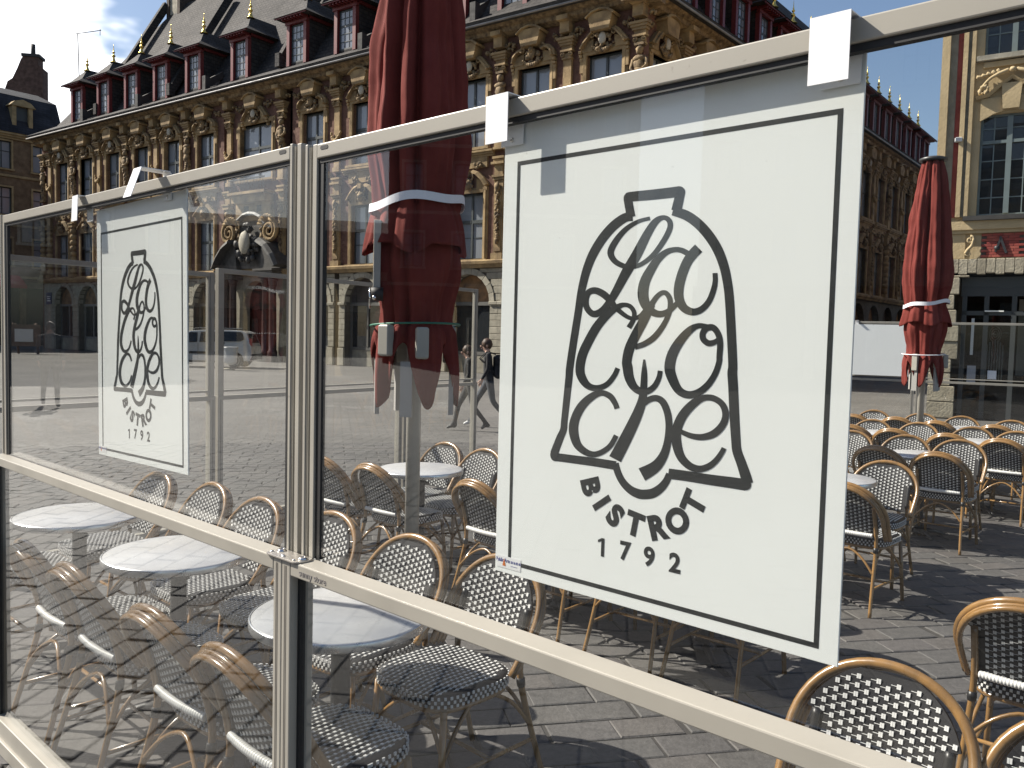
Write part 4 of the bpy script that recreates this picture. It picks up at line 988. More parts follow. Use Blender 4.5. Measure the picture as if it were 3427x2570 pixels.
def add_bay(fr, x, i, wide=False, stones='obj'):
    w_ = 'w' if wide else ''; k = i % 2
    bput('brick_field', BM['field' + w_], fr, x)
    for lv in '21':
        bput('window_surround', BM['surround' + lv + w_], fr, x); f = bput('window', BM['frame' + lv + w_], fr, x)
        for px_, pz, me in BM['panes' + lv + w_]: obj('pane', me, f, (px_, 0, pz))
    bput('pediment', BM['ped2%d' % k], fr, x); bput('cartouche', BM['cart2%d' % k], fr, x)
    for s_ in (-1.2, 1.2): bput('leaf_carving', BM['leaf2%d' % k], fr, x + s_)
    if not (wide): bput('pediment', BM['ped1%d' % k], fr, x); bput('carved_mask', BM['mask1%d' % k], fr, x)
    if wide: return
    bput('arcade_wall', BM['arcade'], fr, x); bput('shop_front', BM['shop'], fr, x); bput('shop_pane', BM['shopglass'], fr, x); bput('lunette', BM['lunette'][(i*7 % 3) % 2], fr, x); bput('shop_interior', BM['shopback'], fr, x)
    if stones == 'obj':
        for me in BM['stones']: bput(me.name.split('.')[0], me, fr, x)
    elif stones == 'stuff':
        for me in BM['stones']:
            far_stones.add([(v.co.x + x, v.co.y, v.co.z) for v in me.vertices], [list(p.vertices) for p in me.polygons])
def add_line(fr, x, i, end=False):
    if i % 2 == 0:
        bput('herm', BM['herm2%d' % ((i//2) % 3)], fr, x, 10.45); bput('capital', BM['cap2'], fr, x)
        bput('pedestal', PED, fr, x)
    else: bput('pilaster', BM['pil2'], fr, x); bput('capital', BM['cap2'], fr, x)
    bput('console', BM['console2'], fr, x)
    if i % 3 == 1 or x > 40: bput('banded_column', BM['band1'], fr, x)
    else: bput('pilaster', BM['pil1'], fr, x); bput('carved_drop', BM['drop1'], fr, x)
PED = MB().box(-.22, .22, -.02, .22, 9.64, 10.30).box(-.26, .26, -.02, .26, 9.60, 9.70).mesh('pedestal', M_STONE)
for i, x in enumerate(BAYS):
    add_bay(0, x, i, i == 6, 'obj' if i in (2, 3, 4, 5, 7, 8) else 'stuff')
LINES = [-.12] + [(BAYS[i] + BAYS[i+1])/2 + (.05 if i == 5 else 0) for i in range(12)] + [45.97]
for i, x in enumerate(LINES): add_line(0, x, i)
b = MB(); b.box(45.93, 47.1, -.42, -.001, 4.96, 14.35); b.box(-.2, BAYS[0] - 1.66, -.42, -.003, 4.96, 14.35); bput('end_wall', b, 0, 0, mats=[M_BRICK])
b = MB(); b.box(45.96, 47.1, -.55, .0, 0, 4.62); b.box(-.3, BAYS[0] - 1.66, -.55, -.002, 0, 4.62); bput('corner_pier', b, 0, 0, mats=[M_GREY])
bput('banded_column', BM['band1'], 0, 46.9); bput('herm', BM['herm2%d' % 1], 0, 46.85, 10.45); bput('capital', BM['cap2'], 0, 46.85)
bput('arcade_stones', far_stones, 0, 0, mats=[M_GREY], kind='stuff')
def runs(fr, x0, x1):
    b = MB(); prof = [(4.62, .04), (4.62, .14), (4.74, .20), (4.78, .26), (4.90, .28), (4.955, .20), (4.955, -.02)]
    v = []; f = []
    for x in (x0, x1): v += [(x, y, z) for z, y in prof] + [(x, -.1, 4.62)]
    n = len(prof) + 1
    for i in range(n): f.append((i, (i+1) % n, n + (i+1) % n, n + i))
    f += [tuple(range(n))[::-1], tuple(range(n, 2*n))]
    bput('string_course', b.add(v, f), fr, 0, mats=[M_STONE])
    b = MB(); prof = [(14.25, .10), (14.35, .40), (14.50, .46), (14.56, .62), (14.66, .66), (14.66, -.3), (14.25, -.3)]
    v = []; f = []; n = len(prof)
    for x in (x0, x1): v += [(x, y, z) for z, y in prof]
    for i in range(n): f.append((i, (i+1) % n, n + (i+1) % n, n + i))
    f += [tuple(range(n))[::-1], tuple(range(n, 2*n))]
    bput('cornice', b.add(v, f), fr, 0, mats=[M_STONE2])
    b = MB(); prof = [(14.67, .30), (14.67, .82), (14.84, .90), (14.86, .86), (14.86, .30)]; v = []; f = []; n = len(prof)
    for x in (x0, x1): v += [(x, y, z) for z, y in prof]
    for i in range(n): f.append((i, (i+1) % n, n + (i+1) % n, n + i))
    f += [tuple(range(n))[::-1], tuple(range(n, 2*n))]
    g = bput('gutter', b.add(v, f), fr, 0, mats=[M_LEAD])
    obj('gutter_lip', MB().tube([(x0, .93, 14.66), (x1, .93, 14.66)], .045, 8), g, mats=[mat('pale_lead', (.28, .27, .26), .5, noise_s=2, noise_a=.4)])
runs(0, -.9, 47.55)
# central portal
PX = BAYS[6]
b = MB()
b.box(-2.30, -1.15, -.5, 0, 0, 4.62); b.box(1.15, 2.30, -.5, 0, 0, 4.62)
arc = [(1.15*cos(pi*k/14), 3.2 + 1.15*sin(pi*k/14)) for k in range(15)]
b.prism([(1.15, 3.2), (1.15, 4.62), (-1.15, 4.62), (-1.15, 3.2)] + arc[::-1][1:-1], -.5, -.004)
pt = bput('portal', b, 0, PX, mats=[M_GREY])
M_COLU = mat('dark_marble_column', (.055, .025, .022), .35, noise_s=4, noise_a=.5)
M_SOOT = mat('dark_bluestone', (.085, .078, .070), .6, noise_s=4, noise_a=.4)
for s_ in (-1, 1):
    for xx in (1.42, 2.02):
        obj('portal_column', MB().lathe([(.26, .0), (.26, .25), (.21, .32), (.20, 1.5), (.175, 3.7), (.22, 3.8), (.22, 3.95), (.27, 4.0), (.27, 4.1)], 16), pt, (s_*xx, .42, .3), mats=[M_COLU])
    obj('column_base', MB().cbox((s_*1.72, .35, .16), (.62, .38, .16)), pt, mats=[M_SOOT])
    b = MB()
    for e in range(4): b.box(s_*1.72 - .62 - .06*e, s_*1.72 + .62 + .06*e, -.01, .70 + .07*e, 4.42 + .13*e, 4.53 + .13*e)
    obj('entablature', b, pt, mats=[M_SOOT])
    # broken segmental pediment half and scroll above it
    p = [(s_*2.75, 5.05), (s_*2.35, 5.65), (s_*1.85, 6.15), (s_*1.25, 6.45)]
    if s_ < 0: p = p[::-1]
    obj('pediment_half', MB().sweep(p, [(-.14, -.02), (-.14, .80), (.0, .95), (.12, 1.0), (.14, -.02)]).prism([(s_*2.7, 4.96), (s_*1.0, 4.96), (s_*1.2, 6.35), (s_*1.8, 6.05), (s_*2.3, 5.58)], -.01, .5), pt, mats=[M_SOOT])
    b = MB(); volute(b, s_*1.75, 6.95, .45, .62, 2.1, -s_, .13, 90)
    for k in range(9):
        a = R(20 + k*16); rr = .62; b.tube([(s_*(1.55 - rr*.55*cos(a)), .35, 7.1 + rr*.6*sin(a)), (s_*(1.55 - rr*1.15*cos(a)), .58, 7.1 + rr*1.15*sin(a))], [.05, .075], 6)
    obj('scroll_horn', b, pt, mats=[M_STONE]); b = MB(); rag(b, s_*1.15, 6.75, .25, .6, .3, 22, 15 + s_, .1); obj('fruit_cluster', b, pt, mats=[M_STONE2])
b = MB(); rag(b, 0, 6.1, .95, .7, .35, 46, 3, .15, 0, .3); b.ball((0, .75, 6.35), (.42, .2, .62), 16, 12, 1, .03, 1); rag(b, 0, 7.15, .4, .2, .5, 10, 4, .12); b.box(-1.0, 1.0, -.01, .3, 5.0, 7.3)
obj('portal_cartouche', b, pt, mats=[M_SOOT, M_WHITEC])
b = MB(); arcp = [(-1.3, 7.35), (-.9, 7.75), (-.4, 7.95), (.1, 8.0), (.6, 7.92), (1.1, 7.65)][::-1]; b.sweep(arcp, [(-.06, -.02), (-.06, .45), (.06, .52), (.08, -.02)]); obj('hood_mould', b, pt, mats=[M_SOOT])
b = MB(); b.box(-1.45, 1.45, -.02, .55, 8.55, 8.95); b.box(-1.6, 1.6, -.02, .72, 8.96, 9.10); b.prism([(-1.5, 7.6), (1.5, 7.6), (1.5, 8.55), (-1.5, 8.55)], -.02, .22); obj('balcony', b, pt, mats=[M_STONE])
for s_ in (-1, 1): obj('balcony_window', MB().box(s_*.55 - .2, s_*.55 + .2, .21, .235, 8.05, 8.4), pt, mats=[M_DARK])
b = MB()
for k in range(25): b.tube([(-1.5 + k*.125, .66, 9.10), (-1.5 + k*.125, .66, 9.75)], .015, 5)
b.box(-1.55, 1.55, .63, .69, 9.75, 9.80); obj('balcony_railing', b, pt, mats=[M_LEAD])
obj('portal_opening', MB().box(-1.2, 1.2, -.9, -.8, 0, 4.4), pt, mats=[M_DARK])  # near-black sheet, shade of the doorway put into its colour
# street name plate at the far left corner
pl = bput('street_plate', MB().cbox((0, 0, 0), (.36, .02, .42)), 0, 46.3, 3.55, .05, mats=[mat('plate_blue', (.04, .05, .12), .4)])
obj('plate_text', MB().box(-.26, .26, .021, .024, .10, .16).box(-.2, .2, .021, .024, -.05, .02).box(-.24, .24, .021, .024, -.2, -.13), pl, mats=[mat('plate_white', (.7, .7, .7), .5)])
# right wing (in shade, seen beyond the big sign)
RB_N = 14
runs(1, .9, -48.2)
for i in range(RB_N):
    x = -1.75 - i*3.33
    add_bay(1, x, i, False, None); add_line(1, x - 1.665, i + 1)
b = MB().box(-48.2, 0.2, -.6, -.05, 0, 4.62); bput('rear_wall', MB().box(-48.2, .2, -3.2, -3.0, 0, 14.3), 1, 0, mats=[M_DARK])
b = MB().box(-48.45, -48.2, -9, .0, 0, 14.6); bput('gable_end', b, 1, 0, mats=[M_BRICK])
bput('gable_end', MB().box(47.1, 47.3, -9, -.02, 0, 14.6), 0, 0, mats=[M_BRICK])
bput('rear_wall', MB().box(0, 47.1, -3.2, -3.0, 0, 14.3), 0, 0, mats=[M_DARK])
# roofs: a shallow kick at the eaves, then steep
E0, E1, RG = (.88, 14.88), (-.62, 15.72), (-5.6, 24.2)
def roof(fr, xa, xb, ha, hb):
    """slope from eave end xa..xb, hipped inwards by ha / hb at the ridge"""
    v = [(xa, *E0), (xb, *E0), (xa + ha*.17, *E1), (xb + hb*.17, *E1), (xa + ha, *RG), (xb + hb, *RG), (xa + ha, -12, 15), (xb + hb, -12, 15), (xa + ha*.0, -12, 14.88), (xb, -12, 14.88)]
    s_ = 1 if xb > xa else -1
    f = [(1, 0, 2, 3), (3, 2, 4, 5), (5, 4, 8, 9), (0, 8, 4, 2), (9, 1, 3, 5)]
    return bput('roof', MB().add(v, f), fr, 0, mats=[M_SLATE])
roof(0, -.88, 47.9, 6.4, -8.7); roof(1, .88, -48.9, -6.4, 5.5)
def ry(z): return E1[0] + (RG[0] - E1[0])*(z - E1[1])/(RG[1] - E1[1])
# coping walls climbing the slope, chimney
for x in (31.7, 40.2, 21.5):
    b = MB(); zt = 22.6 if x < 39 else 24.0
    b.add([(x - .16, E1[0] + .1, E1[1] + .2), (x + .16, E1[0] + .1, E1[1] + .2), (x + .16, ry(zt) + .1, zt + .1), (x - .16, ry(zt) + .1, zt + .1),
           (x - .16, E1[0] + .45, E1[1] + .45), (x + .16, E1[0] + .45, E1[1] + .45), (x + .16, ry(zt) + .45, zt + .45), (x - .16, ry(zt) + .45, zt + .45)], [(3,2,1,0),(4,5,6,7),(0,1,5,4),(1,2,6,5),(2,3,7,6),(3,0,4,7)])
    b.cbox((x, E1[0] + .35, E1[1] + .25), (.17, .2, .35)); bput('roof_coping', b, 0, 0, mats=[M_SLATE])
for x in (41.05, 34.4, 27.4, 14.8, 7.9):
    b = MB(); b.cbox((x, .2, 15.55), (.15, .16, .42)); b.prism([(0, 0), (.0, .5), (.95, 1.15), (.95, .75)], -.13, .13)
    bm_ = [(v[0], v[1], v[2]) for v in b.v]; L8 = len(bm_) - 8
    b.v = bm_[:L8] + [(x + v[1], -v[0] + .1, v[2] + 15.35) for v in bm_[L8:]]
    bput('kneeler', b, 0, 0, mats=[M_LEAD])
b = MB(); b.box(38.5, 39.9, -6.3, -5.2, 20.5, 29); b.box(38.4, 38.7, -6.4, -5.1, 20.5, 29.1, 1); b.box(39.7, 40.0, -6.4, -5.1, 20.5, 29.1, 1); b.box(35.4, 38.4, -8.2, -6.2, 20, 27.5, 1)
bput('chimney', b, 0, 0, mats=[M_GREY, mat('sooty_brick', (.09, .065, .05), .9, noise_s=4, noise_a=.5)])
# dormers
def dormer_meshes():
    D = {}
    W_, zb, zt, yf = .76, 15.62, 17.92, .0                     # half width, base, eaves height, front plane
    b = MB()
    for s_ in (-1, 1): b.prism([(0, zb), (0, zt), (-3.2, zt), (-3.2, zb + 1.0)], -.05, .05)
    n = len(b.v)//2
    b.v = [(-W_ + .06 + v[1], v[0] - .04, v[2]) for v in b.v[:n]] + [(W_ - .06 + v[1], v[0] - .04, v[2]) for v in b.v[n:]]
    b.box(-W_ + .02, W_ - .02, -.10, -.02, zb - .12, zb + .06); b.box(-W_ + .1, W_ - .1, -.9, -.8, zb, zt, 1)
    D['dormer'] = b.mesh('dormer', [M_SLATE, M_DARK])
    b = MB(); e = 1.28; yf2 = .62
    v = [(-e, yf2, zt), (e, yf2, zt), (-e, -3.4, zt), (e, -3.4, zt), (0, -.62, zt + 1.22), (0, -3.8, zt + 1.26), (-.80, .12, zt + .34), (.80, .12, zt + .34), (-.80, -3.4, zt + .34), (.80, -3.4, zt + .34)]
    f = [(0, 1, 7, 6), (6, 7, 4), (1, 3, 9, 7), (7, 9, 5, 4), (2, 0, 6, 8), (8, 6, 4, 5), (2, 3, 1, 0)]
    D['dormer_roof'] = b.add(v, f).mesh('dormer_roof', M_SLATE)
    b = MB(); b.box(-1.22, 1.22, .52, .56, zt - .07, zt - .01)
    for k in range(7): b.prism([(-.06, zt - .14), (.06, zt - .14), (.06, zt - .01), (-.06, zt - .01)], .0, .48); b.v[-8:] = [(v[0] - .72 + k*.24, v[1], v[2]) for v in b.v[-8:]]
    b.box(-.86, .86, -.02, .16, zt - .30, zt - .15)
    for s_ in (-1, 1): b.box(s_*.80 - .08, s_*.80 + .08, -3.2, -.03, zt - .16, zt - .02)
    D['eaves_board'] = b.mesh('eaves_board', M_REDP)
    for s_ in (-1, 1): D['post%d' % s_] = MB().box(s_*.66 - .11, s_*.66 + .11, -.10, .12, zb - .1, zt - .30).mesh('dormer_post', M_REDP)
    b = MB(); hw = .52; z0, z1 = zb + .06, zt - .32
    b.box(-hw, -hw + .06, -.08, -.02, z0, z1); b.box(hw - .06, hw, -.08, -.02, z0, z1); b.box(-hw, hw, -.079, -.021, z0, z0 + .07); b.box(-hw, hw, -.079, -.021, z1 - .07, z1)
    for k in (1, 2): b.box(-hw + .06 + (2*hw - .12)*k/3 - .015, -hw + .06 + (2*hw - .12)*k/3 + .015, -.075, -.03, z0, z1)
    for k in range(1, 5): hz = .05 if k == 3 else .016; b.box(-hw + .06, hw - .06, -.077, -.028, z0 + (z1 - z0)*k/5 - hz, z0 + (z1 - z0)*k/5 + hz)
    D['dormer_window'] = b.mesh('dormer_window', M_WFR)
    D['dormer_glass'] = MB().box(-hw + .03, hw - .03, -.058, -.050, z0 + .03, z1 - .03).mesh('dormer_glass', M_PANE)
    b = MB(); z = zt + 1.12
    b.lathe([(r_*.86, h_*.74) for r_, h_ in ((.28, 0), (.17, .10), (.09, .34), (.07, .48), (.12, .52), (.14, .60), (.10, .68), (.05, .72), (.05, .80), (.10, .86), (.105, .92), (.06, .98), (.035, 1.03), (.06, 1.08), (.03, 1.14), (.016, 1.45), (.006, 1.66))], 12, (0, -.62, z))
    D['finial'] = b.mesh('finial', M_GOLD); return D
DM = dormer_meshes()
def dormer(fr, x):
    d = bput('dormer', DM['dormer'], fr, x, 0, -.30)
    for k in ('dormer_roof', 'eaves_board', 'post-1', 'post1', 'dormer_window', 'dormer_glass', 'finial'): obj(DM[k].name.split('.')[0], DM[k], d)
for x in (42.75, 39.35, 36.0, 32.7, 29.3, 24.9, 20.1, 16.45, 13.1, 9.5, 6.2, 3.0): dormer(0, x)
for i in range(16): dormer(1, -4.2 - i*2.66)
# crossing chimney seen above the right wing
b = MB(); b.box(-16.2, -14.6, -7, -5.5, 20, 27.4); b.box(-16.5, -14.3, -7.3, -5.2, 27.4, 27.8); b.box(-16.35, -14.45, -7.2, -5.3, 26.9, 27.1); bput('chimney', b, 1, 0, mats=[mat('sooty_brick', (.09, .065, .05), .9)])

# ------------------------------------------------------------------ other houses of the square
M_PLAST = mat('pale_render', (.40, .36, .29), .9, noise_s=1.2, noise_a=.3, bump=.2, bump_s=15)
M_OCHRE = mat('ochre_stone', (.38, .28, .14), .9, noise_s=2, noise_a=.35)
M_DBRICK = mat('brown_brick', (.13, .075, .055), .95, noise_s=3, noise_a=.45, bump=.4, bump_s=22)
M_OCHD = mat('brown_ochre_stone', (.20, .135, .075), .9, noise_s=2, noise_a=.45, bump=.3, bump_s=14)
M_DSLATE = slate_mat('dark_slate', (.035, .036, .042), (.026, .027, .032))
def town_house(name, label, loc, rz, wd, hs, wall, roofm, nb, dep=9., roof_h=4.5, trim=M_OCHRE, awning=None, shop=True, wh=1.9, ww=1.1):
    """local x along the front (0..-wd to the right), y outwards; hs = floor levels"""
    o = thing(name, label, 'building', loc, rz)
    H = hs[-1]; p = wd/nb; wallb = MB(); 
    for i in range(nb):
        xc = -p*(i + .5)
        z_prev = 0
        for j in range(len(hs)-1):
            z0, z1 = hs[j], hs[j+1]; h_ = min(wh, (z1 - z0)*.66); w0 = z0 + (z1 - z0 - h_)*.45; w1 = w0 + h_; hw = ww/2
            for s_ in (-1, 1): wallb.box(min(xc + s_*hw, xc + s_*p/2), max(xc + s_*hw, xc + s_*p/2), -.35, 0, z0, z1)
            wallb.box(xc - hw, xc + hw, -.35, -.001, z0, w0); wallb.box(xc - hw, xc + hw, -.35, -.001, w1, z1)
            f = MB(); t_ = .07
            f.box(xc - hw, xc - hw + t_, -.22, -.14, w0, w1); f.box(xc + hw - t_, xc + hw, -.22, -.14, w0, w1); f.box(xc - hw + t_, xc + hw - t_, -.22, -.14, w1 - t_, w1); f.box(xc - hw + t_, xc + hw - t_, -.22, -.14, w0, w0 + t_); f.box(xc - .035, xc + .035, -.215, -.13, w0 + t_, w1 - t_)
            f.box(xc - hw + t_, xc + hw - t_, -.218, -.135, w0 + h_*.62, w0 + h_*.62 + .06)
            fo = obj('window', f, o, mats=[M_WFR]); obj('pane', MB().box(xc - hw + .04, xc + hw - .04, -.185, -.175, w0 + .04, w1 - .04), fo, mats=[M_PANE])
            s2 = MB(); s2.sweep([(xc + hw, w0), (xc + hw, w1), (xc - hw, w1), (xc - hw, w0)][::-1], [(0, -.2), (0, .06), (.14, .06), (.14, -.01)]); s2.box(xc - hw - .2, xc + hw + .2, -.01, .14, w0 - .12, w0); obj('window_surround', s2, o, mats=[trim])
    wallb.box(-wd, 0, -dep, -.9, 0.01, H); obj('wall', wallb, o, mats=[wall])
    b = MB()
    for z in hs[:-1]: b.box(-wd, 0, -.01, .10, z - .12, z + .06)
    for e in range(3): b.box(-wd - .1, .1, -.01, .16 + .14*e, H - .42 + .16*e, H - .27 + .16*e)
    obj('cornice', b, o, mats=[trim])
    r = roof_h; v = [(.2, .5, H + .06), (-wd - .2, .5, H + .06), (.2, -1.1, H + r*.72), (-wd - .2, -1.1, H + r*.72), (.2, -dep/2, H + r), (-wd - .2, -dep/2, H + r), (.2, -dep, H + .06), (-wd - .2, -dep, H + .06)]
    obj('roof', MB().add(v, [(0, 1, 3, 2), (2, 3, 5, 4), (4, 5, 7, 6), (0, 2, 4, 6), (7, 5, 3, 1)]), o, mats=[roofm])
    for i in range(max(1, nb//2)):
        xc = -p*(2*i + 1) if nb > 1 else -wd/2
        d = MB(); d.box(xc - .75, xc - .45, -1.3, .18, H + .3, H + 2.2); d.box(xc + .45, xc + .75, -1.3, .18, H + .3, H + 2.2); d.prism([(xc - .95, H + 2.2), (xc + .95, H + 2.2), (xc + .6, H + 2.55), (xc, H + 2.75), (xc - .6, H + 2.55)], -1.6, .3); d.box(xc - .46, xc + .46, -1.2, .0, H + .3, H + .5)
        dm = obj('dormer', d, o, mats=[trim]); obj('dormer_glass', MB().box(xc - .45, xc + .45, -.1, -.05, H + .5, H + 2.2), dm, mats=[M_WFR])
    if shop:
        z1 = hs[0]; b = MB()
        b.box(-wd, 0, -.5, -.4, 0, z1 - .12)
        sh = obj('shop_front', b, o, mats=[M_DARK])
        for i in range(nb + 1): obj('pier', MB().box(-p*i - .22, -p*i + .22, -.38, .02, 0, z1 - .13), o, mats=[wall])
        obj('fascia', MB().box(-wd + .1, -.1, -.35, .06, z1 - .85, z1 - .2), o, mats=[M_BRICK])
        for i in range(nb): obj('shop_pane', MB().box(-p*(i+1) + .26, -p*i - .26, -.2, -.18, .5, z1 - .9), o, mats=[M_PANED])
    if awning:
        for i in awning:
            a = MB(); x0, x1 = -p*(i+1) + .3, -p*i - .3; v = [(x0, .08, hs[0] + .1), (x1, .08, hs[0] + .1), (x0, 1.5, hs[0] - .7), (x1, 1.5, hs[0] - .7), (x0, 1.5, hs[0] - .95), (x1, 1.5, hs[0] - .95)]
            obj('awning', a.add(v, [(0, 1, 3, 2), (2, 3, 5, 4)]), o, mats=[mat('red_awning', (.35, .02, .025), .8)])
    return o
# far left street side: fronts run away to the right, ending behind the exchange building
LA = R(38); LT = Vector((-sin(LA), -cos(LA), 0)); LROT = math.atan2(LT.y, LT.x)       # local x points back towards the camera
LP = atY(205, 1180, 69.); LP.z = 0
town_house('corner_house', 'tall dark-roofed house with ochre windows left of the exchange building', LP + LT*11.5, LROT, 11.5, [5.4, 9.4, 13.2, 16.4], M_OCHD, M_DSLATE, 4, awning=[1, 2], wh=2.1, ww=1.3)
town_house('slate_house', 'grey street house at the far left picture edge', LP + LT*23.2, LROT, 11.5, [4.6, 8.2, 11.6, 15.0], M_PLAST, M_DSLATE, 4, trim=M_PLAST, awning=[2])
q_ = atY(330, 1150, 84.); q_.z = 0
town_house('rear_house', 'narrow pale house with dark mansard roof above the left end of the slate roof', q_, R(172), 6.2, [5, 9.5, 14, 19.5], M_PLAST, M_DSLATE, 3, trim=M_PLAST, roof_h=5.5)
q_ = atY(95, 1150, 76.); q_.z = 0
gb = thing('stepped_chimney', 'big brown brick stepped chimney wall above the far left roof', 'chimney', q_, R(190))
b = MB(); b.prism([(-1.6, 15), (1.5, 15), (1.5, 22.4), (1.3, 23.0), (.9, 23.3), (.5, 24.2), (.2, 25.0), (.0, 25.3), (-1.2, 25.3), (-1.2, 24.6), (-1.6, 24.3)][::-1], -.6, .6); obj('brick_wall', b, gb, mats=[M_DBRICK])
obj('chimney_pot', MB().lathe([(.20, 25.3), (.18, 26.5)], 10, (-.6, 0, 0)), gb, mats=[M_LEAD]); obj('coping', MB().box(-1.35, .15, -.7, .7, 25.25, 25.5), gb, mats=[M_LEAD])
an = thing('roof_aerial', 'thin television aerial on the far left roof', 'aerial', atY(275, 1150, 84.)); an.location.z = 0
obj('mast', MB().tube([(0, 0, 20), (-.3, 0, 30.2)], .05, 6), an, mats=[M_LEAD]); obj('arm', MB().tube([(-.5, 0, 30.2), (2.0, 0, 30.6)], .04, 6).tube([(1.9, 0, 30.1), (1.9, 0, 30.7)], .03, 5), an, mats=[M_LEAD])

# right-hand house with the big multi-paned windows
RA_ = R(58); RT = Vector((-sin(RA_), cos(RA_), 0)); RC = atZ(3125, 1397, 0); RHR = math.atan2(RT.y, RT.x)
M_PINK = mat('cream_stone', (.50, .385, .22), .85, noise_s=1.5, noise_a=.2, bump=.25, bump_s=18, rnd=.08)
M_RBRICK = mat('red_brick_painted', (.30, .055, .040), .85, noise_s=4, noise_a=.3)
M_GFR = mat('grey_green_frame', (.16, .20, .20), .5, noise_s=6, noise_a=.15)
M_LIME = mat('weathered_limestone', (.36, .32, .24), .92, noise_s=3, col2=(.24, .21, .155), bump=.5, bump_s=22, rnd=.15)
rh = thing('brasserie_house', 'cream stone house with red brick strips and tall grey-green windows at the right edge', 'building', RC, RHR)
def rp(name, mb, mats, par=None, bevel=0): return obj(name, mb, par or rh, mats=mats, bevel=bevel)
wid = 9.0
def rwin(x0, x1, z0, z1, arch=0):
    xc = (x0 + x1)/2; hw = (x1 - x0)/2
    f = MB(); t_ = .05; f.box(-hw, -hw + t_, -.22, -.12, z0, z1); f.box(hw - t_, hw, -.22, -.12, z0, z1); f.box(-hw + t_, hw - t_, -.22, -.12, z0, z0 + t_); f.box(-hw + t_, hw - t_, -.22, -.12, z1 - t_, z1)
    f.box(-.055, .055, -.21, -.08, z0 + t_, z1 - t_); zt = z1 - (z1 - z0)*.27; f.box(-hw + t_, hw - t_, -.215, -.09, zt - .035, zt + .035)
    n = 4
    for s_ in (-1, 1):
        f.box(s_*hw*.52 - .012, s_*hw*.52 + .012, -.19, -.14, z0 + t_, z1 - t_)
        for k in range(1, n): zz = z0 + (zt - z0)*k/n; f.box(min(s_*.055, s_*(hw - t_)), max(s_*.055, s_*(hw - t_)), -.188, -.142, zz - .012, zz + .012)
        zz = (zt + z1)/2; f.box(min(s_*.055, s_*(hw - t_)), max(s_*.055, s_*(hw - t_)), -.188, -.142, zz - .012, zz + .012)
    fo = obj('window', f, rh, (xc, 0, 0), mats=[M_GFR])
    for s_ in (-1, 1):
        ed = [z0 + t_] + [z0 + (zt - z0)*k/n for k in range(1, n)] + [zt, (zt + z1)/2, z1 - t_]
        for a, c in zip(ed[:-1], ed[1:]):
            for q in range(2):
                xa = s_*(.055 + (hw*.52 - .055)*.5) if q == 0 else s_*(hw*.52 + (hw - t_ - hw*.52)*.5); ww = (hw*.52 - .055)/2 if q == 0 else (hw - t_ - hw*.52)/2
                obj('pane', MB().box(-ww, ww, -.004, .004, -(c - a)/2, (c - a)/2), fo, (xa, -.165, (a + c)/2), (R(ro.uniform(-1, 1)), 0, R(ro.uniform(-1, 1))), mats=[M_PANED])
    obj('dark_backing', MB().box(-hw, hw, -.7, -.68, z0, z1), fo, mats=[M_DARK])  # near-black sheet painted as the unlit room behind the window
WINS = [(-.64, -1.80), (-3.1, -4.3), (-5.6, -6.8)]
wl = MB(); xs = [.20] + [q for p_ in WINS for q in p_] + [-wid]
for a, c in zip(xs[::2], xs[1::2]): wl.box(min(a, c), max(a, c), -.4, 0, 3.7, 13.5)
for a, c in WINS: wl.box(c, a, -.4, -.001, 3.7, 4.66); wl.box(c, a, -.4, -.001, 6.95, 8.24); wl.box(c, a, -.4, -.001, 11.0, 13.5)
wl.box(-wid, .195, -10, -.9, 3.7, 13.4); rp('wall', wl, [M_PINK])
for (a, c) in WINS:
    rwin(c, a, 4.68, 6.95); rwin(c, a, 8.26, 11.0)
    xc = (a + c)/2
    rp('lower_sill', MB().box(c - .25, a + .25, -.01, .20, 4.56, 4.66), [M_LEAD]); rp('upper_sill', MB().box(c - .12, a + .14, -.01, .15, 8.13, 8.24), [M_GREY])
    b = MB(); b.prism([(c - .02, 6.80), (c + .25, 6.94), (xc, 7.03), (a - .25, 6.94), (a + .02, 6.80), (a + .02, 7.30), (c - .02, 7.30)][::-1], -.01, .05); b.prism([(xc - .16, 7.02), (xc + .16, 7.02), (xc + .2, 7.58), (xc - .2, 7.58)][::-1], -.01, .12)
    p_ = [(c - .12, 7.32), (c + .12, 7.36), (c + .35, 7.55), (xc, 7.72), (a - .35, 7.55), (a - .12, 7.36), (a + .12, 7.32)]; b.sweep(p_, [(-.04, -.01), (-.04, .10), (.02, .17), (.04, -.01)]); rp('curved_hood', b, [M_PINK])
    b = MB()
    for s_ in (-1, 1):
        b.tube(cat_rom([(xc + s_*.08, .10, 7.86), (xc + s_*.25, .14, 7.80), (xc + s_*.45, .12, 7.70), (xc + s_*.62, .10, 7.50)], 4), [.05 - .002*k for k in range(13)], 6); rag(b, xc + s_*.55, 7.47, .09, .08, .08, 14, 3 + s_, .045, 0, .06)
        for k in range(5): b.tube([(xc + s_*(.2 + .08*k), .06, 7.78), (xc + s_*(.30 + .10*k), .13, 7.90 - .03*k)], [.02, .035], 5)
    b.ball((xc, .14, 7.86), (.07, .07, .06), 8, 6, 0, .3, 1); rp('carved_garland', b, [M_PINK])
    rp('panel_band', MB().box(c - .0, a + .0, -.01, .06, 7.98, 8.10), [M_PINK])
